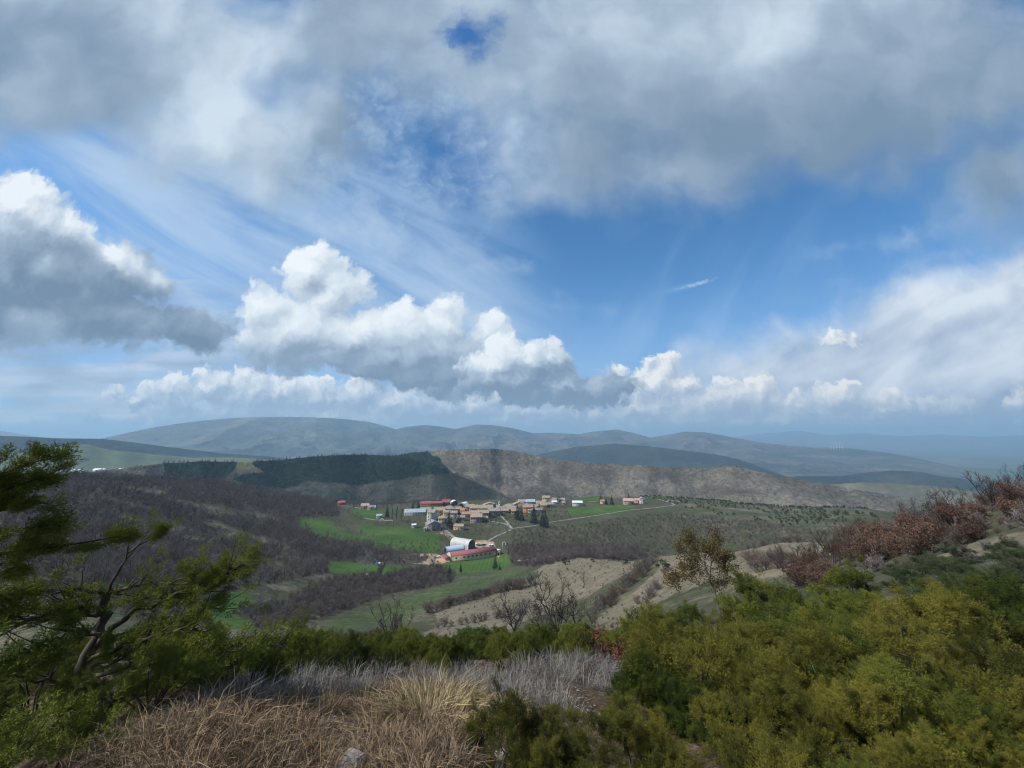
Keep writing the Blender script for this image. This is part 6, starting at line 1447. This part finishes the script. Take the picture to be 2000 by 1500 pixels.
# the leaning pine on the left: trunk from the slope, boughs sweeping to the right
def leaning_pine():
    t = empty('leaning_pine', pt3(150, 1345, 4.2)); O = np.array(t.location)
    wood = MB(); fol = MB(); D = 4.2
    def bough(pts, r0, r1, n, spread, L, v0, start=0.3, lift=0.3):
        line = bezier_ish([pt3(a, b, c) for a, b, c in pts], 14) - O
        line[1:-1] += g.normal(size=(12, 3)) * 0.010
        wood.tube(line, np.linspace(r0, r1, 14) * 0.62, 6, 0.4)
        s = int(start * 13); tufts_along(fol, line[s:], n, spread, L, g, v0, lift)
        for k in range(int(n / 9)):                    # side twigs with their own tufts
            i = int(g.integers(s, 13)); q = line[i]; d = unit(unit(line[min(i + 1, 13)] - line[i - 1]) + rdir(1, g)[0] * 0.8 + [0, 0, 0.25]); ln = np.array([q, q + d * 0.09, q + d * 0.20 + [0, 0, 0.02]]) * 1.0
            wood.tube(ln, [r1 * 1.2 + 0.002, 0.003, 0.002], 4, 0.4); tufts_along(fol, ln[1:], 5, 0.04, L * 0.9, g, v0, lift)
    bough([(120,1400,D),(150,1340,D),(178,1275,D),(200,1210,D),(208,1160,D)], 0.075, 0.040, 10, 0.12, 0.11, 0.0, 0.8)
    bough([(180,1270,D),(235,1215,4.1),(300,1180,4.0),(370,1150,3.9),(440,1115,3.8),(487,1098,3.75)], 0.038, 0.006, 120, 0.17, 0.115, 0.22, 0.34)
    bough([(208,1160,D),(260,1145,4.1),(320,1135,4.0),(380,1125,3.9),(420,1118,3.9)], 0.020, 0.005, 90, 0.14, 0.105, 0.22, 0.22)
    bough([(205,1175,D),(230,1120,4.15),(255,1075,4.1),(285,1055,4.1),(308,1040,4.1)], 0.018, 0.005, 44, 0.085, 0.095, 0.15, 0.42, 0.6)
    bough([(208,1160,D),(160,1150,4.1),(90,1155,4.0),(20,1165,3.9),(-60,1180,3.9)], 0.024, 0.006, 110, 0.15, 0.12, 0.2, 0.1)
    bough([(200,1190,D),(130,1185,4.0),(60,1215,3.9),(-20,1230,3.8)], 0.020, 0.005, 90, 0.16, 0.12, 0.1, 0.15)
    bough([(170,1290,D),(230,1262,4.0),(290,1245,3.8),(340,1238,3.7),(385,1232,3.6),(420,1236,3.6)], 0.028, 0.005, 110, 0.16, 0.12, 0.15, 0.22)
    bough([(160,1320,D),(220,1310,3.9),(290,1290,3.7),(380,1275,3.6),(480,1266,3.5),(570,1252,3.5)], 0.026, 0.005, 150, 0.15, 0.12, 0.15, 0.25)
    bough([(150,1335,D),(210,1350,3.8),(290,1345,3.5),(380,1325,3.4),(450,1300,3.3)], 0.024, 0.005, 140, 0.20, 0.12, 0.1, 0.2)
    bough([(150,1340,D),(90,1330,4.0),(20,1320,3.8),(-60,1320,3.6)], 0.022, 0.005, 100, 0.20, 0.12, 0.0, 0.15)
    bough([(145,1360,D),(120,1400,3.6),(80,1440,3.2),(30,1480,2.9),(-30,1520,2.7)], 0.024, 0.005, 150, 0.22, 0.125, 0.12, 0.2)
    bough([(150,1370,D),(190,1400,3.5),(200,1440,3.1),(170,1480,2.8)], 0.02, 0.005, 90, 0.16, 0.12, 0.1, 0.3)
    bough([(200,1235,D),(150,1235,4.0),(80,1265,3.8),(10,1290,3.7)], 0.018, 0.004, 80, 0.16, 0.12, 0.05, 0.2)
    bough([(215,1150,D),(260,1170,4.1),(330,1165,4.0),(400,1150,3.9),(450,1130,3.85)], 0.018, 0.004, 110, 0.15, 0.11, 0.2, 0.2)
    bough([(190,1255,D),(250,1235,4.1),(320,1225,4.0),(390,1200,3.9),(430,1180,3.85)], 0.020, 0.004, 120, 0.16, 0.11, 0.15, 0.2)
    bough([(165,1310,D),(230,1290,4.0),(300,1275,3.8),(400,1262,3.7),(520,1262,3.6),(600,1258,3.6)], 0.020, 0.004, 170, 0.15, 0.11, 0.15, 0.2)
    bough([(150,1340,D),(240,1330,3.9),(340,1312,3.7),(450,1305,3.6),(540,1300,3.6)], 0.020, 0.004, 150, 0.16, 0.115, 0.1, 0.2)
    bough([(200,1200,D),(150,1200,4.1),(90,1205,4.0),(30,1215,3.9)], 0.018, 0.004, 100, 0.15, 0.11, 0.12, 0.2)
    link('branches', wood.mesh('branches', [M_TWIGD]), t); link('foliage', fol.mesh('foliage', [M_PINE]), t)
    tag(t, 'leaning pine with dark trunk and green boughs sweeping right, in the left foreground', 'tree')
leaning_pine()
def edge_pine():
    t = empty('pine', pt3(-240, 1380, 3.6)); O = np.array(t.location); wood = MB(); fol = MB()
    def bough(pts, r0, r1, n, spread, L, v0, start=0.2, lift=0.3):
        line = bezier_ish([pt3(*p) for p in pts], 12) - O; wood.tube(line, np.linspace(r0, r1, 12) * 0.62, 6, 0.4)
        tufts_along(fol, line[int(start * 11):], n, spread, L, g, v0, lift)
    bough([(-240,1400,3.6),(-230,1200,3.6),(-200,1050,3.6),(-160,930,3.6)], 0.08, 0.03, 10, 0.1, 0.1, 0, 0.8)
    bough([(-210,1080,3.6),(-120,1010,3.6),(-40,960,3.6),(30,915,3.6),(88,897,3.6)], 0.030, 0.006, 130, 0.13, 0.11, 0.12, 0.4, 0.5)
    bough([(-215,1090,3.6),(-120,1020,3.6),(-30,975,3.6),(50,942,3.6),(105,930,3.6)], 0.026, 0.006, 120, 0.12, 0.11, 0.10, 0.4)
    bough([(-215,1110,3.6),(-120,1050,3.6),(-30,1010,3.6),(50,980,3.6),(98,985,3.6)], 0.024, 0.006, 110, 0.11, 0.11, 0.12, 0.4)
    bough([(-225,1160,3.6),(-120,1110,3.6),(-20,1085,3.6),(90,1070,3.6),(160,1060,3.55),(228,1048,3.5)], 0.028, 0.005, 150, 0.11, 0.105, 0.10, 0.35)
    bough([(-225,1150,3.6),(-120,1090,3.6),(-20,1050,3.6),(60,1030,3.6),(120,1035,3.6)], 0.024, 0.005, 130, 0.13, 0.11, 0.08, 0.35)
    bough([(-225,1170,3.6),(-120,1140,3.6),(-40,1110,3.6),(40,1095,3.6)], 0.024, 0.005, 90, 0.13, 0.11, 0.02, 0.4)
    link('branches', wood.mesh('branches', [M_TWIGD]), t); link('foliage', fol.mesh('foliage', [M_PINE]), t)
    tag(t, 'pine reaching in from the left edge with dark green boughs against the hills', 'tree')
edge_pine()

# the tall thin tree with dry golden leaves
def golden_tree():
    base = at(1416, 1246, 12); t = empty('golden_tree', base); O = np.array(base); D = math.hypot(base.x, base.y)
    wood = MB(); lf = MB(); tips = []
    def limb(pts, r0, r1, sub=6, side=0.35):
        line = bezier_ish([pt3(a, b, D + c) for a, b, c in pts], 9) - O; line[1:-1] += g.normal(size=(7, 3)) * 0.03; wood.tube(line, np.linspace(r0, r1, 9), 6, 0.6)
        for k in range(sub):
            i = int(g.integers(3, 9)); q = line[i]; d = unit(rdir(1, g)[0] + unit(line[i] - line[i - 1]) * 0.6 + [0, 0, 0.2]); tw = np.array([q, q + d * side * 0.5, q + d * side + [0, 0, 0.05]])
            wood.tube(tw, [r1 + 0.004, 0.006, 0.003], 4, 0.6); tips.append(tw[2]); tips.append(tw[1])
        tips.append(line[-1])
    limb([(1416,1250,0),(1408,1200,0),(1396,1160,0),(1385,1130,0)], 0.050, 0.034, 0)
    limb([(1385,1130,0),(1376,1100,0.1),(1362,1080,0.2),(1352,1060,0.2),(1346,1050,0.1)], 0.034, 0.008, 16)
    limb([(1385,1130,0),(1390,1100,-0.1),(1398,1075,-0.2),(1400,1055,-0.2)], 0.034, 0.008, 18)
    limb([(1376,1105,0),(1350,1115,-0.2),(1330,1128,-0.3),(1312,1135,-0.3)], 0.022, 0.006, 15)
    limb([(1390,1110,0),(1405,1105,0.3),(1418,1095,0.4),(1424,1085,0.4)], 0.02, 0.006, 13)
    limb([(1362,1085,0),(1340,1085,0.1),(1328,1078,0.2)], 0.016, 0.006, 12)
    limb([(1385,1135,0),(1365,1145,0.3),(1345,1130,0.4),(1330,1110,0.4)], 0.02, 0.006, 8)
    limb([(1388,1125,0),(1410,1125,0),(1422,1112,0)], 0.016, 0.006, 9)
    limb([(1380,1115,0),(1376,1090,0),(1380,1070,0.1)], 0.016, 0.006, 12)
    limb([(1386,1128,0),(1398,1138,0.2),(1412,1140,0.3)], 0.014, 0.006, 9)
    limb([(1384,1125,0),(1366,1120,0.2),(1352,1100,0.2)], 0.016, 0.006, 12)
    tips_ = np.array(tips); n = 11000; k = g.integers(0, len(tips_), n)
    V, F = leaves(tips_[k] + g.normal(size=(n, 3)) * [0.12, 0.12, 0.10], 0.034 * g.uniform(0.6, 1.2, n), g)
    w = g.uniform(0.15, 0.9, len(tips_)); lf.add(V, F, np.repeat(w[k] * 0.7 + g.uniform(0, 0.3, n), 4))
    link('branches', wood.mesh('branches', [plain('bark_dull', (0.13, 0.115, 0.10), 0.9, 0.3, 8)]), t); link('leaves', lf.mesh('leaves', [M_GOLD]), t)
    tag(t, 'tall thin forked tree with clumps of dry golden brown leaves, above the right thicket', 'tree')
golden_tree()

def red_bush():
    p = at(1165, 1296, 5); t = empty('red_bush', p)
    w_, f_ = leafy(np.random.default_rng(9), 0.75, M_RED, 1500, 0.018, spread=1.0, stems=4, limbs=5, twigs=8, sub=3, tw=0.006, trunk_r=0.02, clear=0.1)
    link('branches', w_.mesh('branches', [M_BARK, M_TWIGB]), t); link('leaves', f_.mesh('leaves', [M_RED]), t)
    tag(t, 'small bush with rusty red leaves at the right end of the grey shrublets', 'bush')
red_bush()
# dead pale branches standing in the thicket
for px, top, bot, dd, lab in [(1483,1232,1300,5.6,'bleached dead branch with side twigs standing in the right thicket'), (1437,1200,1262,7.5,'straight bare pale stem left of the bleached dead branch'), (1562,1222,1300,5.6,'bleached dead branch with upright twigs, right of the first one'), (1622,1262,1296,5.0,'short reddish dead snag near the middle of the right thicket'), (1245,1285,1335,4.6,'forked grey dead twig at the left edge of the right thicket'), (1505,1190,1300,6.0,'tall thin dead stem behind the bleached branches'), (1758,1200,1245,7.0,'thin grey dead twig further right in the thicket')]:
    M_DEAD = M_DEAD if 'M_DEAD' in globals() else plain('dead_wood', (0.17, 0.155, 0.14), 0.9, 0.3, 9)
    a = pt3(px + 4, bot + 25, dd); b = pt3(px, top, dd); t = empty('dead_branch', a); wood = MB(); L = b - a; ln = bezier_ish([np.zeros(3), L * 0.5 + g.normal(size=3) * 0.03, L], 8); wood.tube(ln, np.linspace(0.010, 0.003, 8), 5, 0.5)
    tw_ = MB()
    for k in range(9):
        q = ln[int(g.integers(2, 8))]; d = unit(rdir(1, g)[0] * [1, 0.6, 0.6] + [0, 0, 0.35]); l = np.linalg.norm(L) * g.uniform(0.15, 0.42); tw_.tube([q, q + d * l * 0.5, q + d * l + [0, 0, l * 0.2]], [0.004, 0.003, 0.0015], 4, 0.5)
    link('stem', wood.mesh('stem', [M_DEAD]), t); link('twigs', tw_.mesh('twigs', [M_DEAD]), t)
    tag(t, lab, 'branch')

# ------------------------------------------------------------------ foreground: grass, shrublets, stones
def blades(g, n, R_, h, w, lean, v0=0.3, v1=1.0):
    """a tuft of bent blades"""
    a = g.uniform(0, 6.28, n); rr = R_ * g.uniform(0, 1, n) ** 0.6; b = np.stack([np.cos(a) * rr, np.sin(a) * rr, np.full(n, -0.015)], -1)
    out = np.stack([np.cos(a), np.sin(a), np.zeros(n)], -1) + rdir(n, g) * 0.45; hh = h * g.uniform(0.5, 1.1, n); ln = lean * g.uniform(0.3, 1.3, n)
    m1 = b + out * (ln * hh * 0.35)[:, None] + np.stack([0 * hh, 0 * hh, hh * 0.62], -1); tip = b + out * (ln * hh)[:, None] + np.stack([0 * hh, 0 * hh, hh * (1 - 0.35 * ln)], -1)
    sd = unit(np.cross(out, rdir(n, g))) * w
    V = np.stack([b - sd, b + sd, m1 - sd * 0.8, m1 + sd * 0.8, tip], 1).reshape(-1, 3); i = np.arange(n)[:, None] * 5
    F = np.concatenate([i + [0, 1, 3], i + [0, 3, 2], i + [2, 3, 4]]); mb = MB(); mb.add(V, F, np.repeat(g.uniform(v0, v1, n), 5)); return mb
gb = np.random.default_rng(31)
TUFT = [blades(gb, 56, 0.09, 0.105, 0.0015, 1.35).mesh('grass', [M_TAN]) for _ in range(5)] + [blades(gb, 44, 0.12, 0.05, 0.0018, 2.6, 0.0, 0.6).mesh('grass', [M_TAN]) for _ in range(2)]
STEMS = [blades(gb, 90, 0.14, 0.16, 0.0016, 0.7).mesh('stems', [M_GREY]) for _ in range(2)]
for _ in range(3):                                     # low twiggy shrublets
    w_, _c = branching(gb, H_=0.24, spread=1.3, stems=7, limbs=6, twigs=9, sub=4, tw=0.0017, trunk_r=0.006, clear=0.1); STEMS.append(w_.mesh('shrublet', [M_GREY, M_GREY]))
def near_pts(poly, r1, sp, seed, keep=1.0): return region_pts(poly, 0.9, r1, sp, seed=seed, keep=keep)
TAN_Z = [(120,1500),(260,1400),(330,1345),(430,1345),(520,1380),(640,1372),(740,1352),(900,1345),(1010,1360),(1060,1400),(1000,1450),(940,1500),(900,1640),(100,1900),(-100,1640)]
p_ = near_pts(TAN_Z, 6.5, 0.06, 1, 0.95); p_ = p_[fbm2(p_[:, 0] / 0.5, p_[:, 1] / 0.5, 3, 8) > -0.10]
gq = np.random.default_rng(2)
scatter('dry_grass', TUFT, p_, gq.uniform(0.45, 1.15, len(p_)), gq.uniform(0, 6.28, len(p_)), gq.integers(0, 7, len(p_)))
p_ = near_pts([(400,1400),(420,1345),(560,1325),(700,1318),(850,1318),(1000,1300),(1200,1284),(1260,1290),(1210,1350),(1150,1400),(1080,1420),(980,1370),(900,1350),(760,1350),(600,1372),(500,1400)], 9, 0.115, 3, 0.95)
p_ = p_[fbm2(p_[:, 0] / 0.7, p_[:, 1] / 0.7, 2, 18) > -0.16]
scatter('grey_shrublets', STEMS, p_, gq.uniform(0.5, 1.25, len(p_)), gq.uniform(0, 6.28, len(p_)), gq.integers(0, 5, len(p_)))
p_ = near_pts([(820,1440),(1000,1400),(1120,1420),(1040,1480),(960,1640),(800,1640)], 5, 0.16, 4, 0.5)
scatter('grey_stems', STEMS, p_, gq.uniform(0.3, 0.7, len(p_)), gq.uniform(0, 6.28, len(p_)), gq.integers(0, 4, len(p_)))
M_TUSS = foliage_mat('grass_straw', (0.10, 0.10, 0.03), (0.28, 0.215, 0.115), (0.46, 0.375, 0.23), oscale=2)
for px, py, s, lab in [(835,1408,1.0,'large straw coloured grass tussock in the middle of the foreground'), (905,1385,0.7,'smaller straw tussock right of the large one'), (990,1392,0.5,'low straw tussock beside the olive junipers')]:
    p = at(px, py); mb = blades(gb, 1300, 0.26, 0.145, 0.0020, 1.35); me = mb.mesh('grass_tussock', [M_TUSS]); plant('grass_tussock', me, p, s, None, lab, 'grass')
M_STONE = plain('limestone', (0.22, 0.20, 0.18), 0.9, 0.35, 14)
def stone(g, s):
    """a rough angular stone: a pushed-in icosphere"""
    import bmesh
    bm = bmesh.new(); bmesh.ops.create_icosphere(bm, subdivisions=2, radius=1.0)
    for k in range(7):
        n = Vector(rdir(1, g)[0]); c = g.uniform(0.45, 0.8)
        for v in bm.verts:
            d = v.co.dot(n)
            if d > c: v.co -= n * (d - c)
    for v in bm.verts: v.co = Vector((v.co.x * s[0], v.co.y * s[1], v.co.z * s[2])) * (1 + g.normal() * 0.03)
    me = bpy.data.meshes.new('stone'); bm.to_mesh(me); bm.free(); me.materials.append(M_STONE); return me
plant('stone', stone(g, (0.10, 0.08, 0.05)), at(690, 1492), 1.0, 0.3, 'pale flat stone at the bottom edge of the photo', 'stone')
plant('stone', stone(g, (0.045, 0.04, 0.03)), at(978, 1478), 1.0, 1.3, 'small pinkish stone beside the olive junipers at the bottom', 'stone')
ST = [stone(g, (0.022, 0.018, 0.012)) for _ in range(4)]
p_ = near_pts([(600,1400),(720,1380),(1000,1380),(1130,1340),(1180,1400),(1020,1500),(960,1700),(500,1700),(560,1440)], 6, 0.055, 5, 0.55); p_ = p_[fbm2(p_[:, 0] / 0.3, p_[:, 1] / 0.3, 3, 28) > 0.0]
scatter('gravel', ST, p_, gq.uniform(0.2, 0.8, len(p_)), gq.uniform(0, 6.28, len(p_)), gq.integers(0, 4, len(p_)))
# ------------------------------------------------------------------ the air
def haze():
    s = 36000; z0, z1 = -640.0, 560.0
    V = [(x, y, z) for x in (-s, s) for y in (-s, s) for z in (z0, z1)]
    F = [(0, 1, 3, 2), (4, 6, 7, 5), (0, 4, 5, 1), (2, 3, 7, 6), (0, 2, 6, 4), (1, 5, 7, 3)]
    m = bpy.data.materials.new('haze'); m.use_nodes = True; t = m.node_tree; t.nodes.clear()
    out = t.nodes.new('ShaderNodeOutputMaterial'); v = t.nodes.new('ShaderNodeVolumePrincipled')
    v.inputs['Color'].default_value = (0.49, 0.77, 1.0, 1); v.inputs['Density'].default_value = HAZE_DENSITY
    v.inputs['Anisotropy'].default_value = 0.1
    t.links.new(v.outputs[0], out.inputs['Volume'])
    o = link('haze', mesh_from('haze', np.array(V, dtype=float), np.array(F), [m])); tag(o, kind='stuff')
haze()
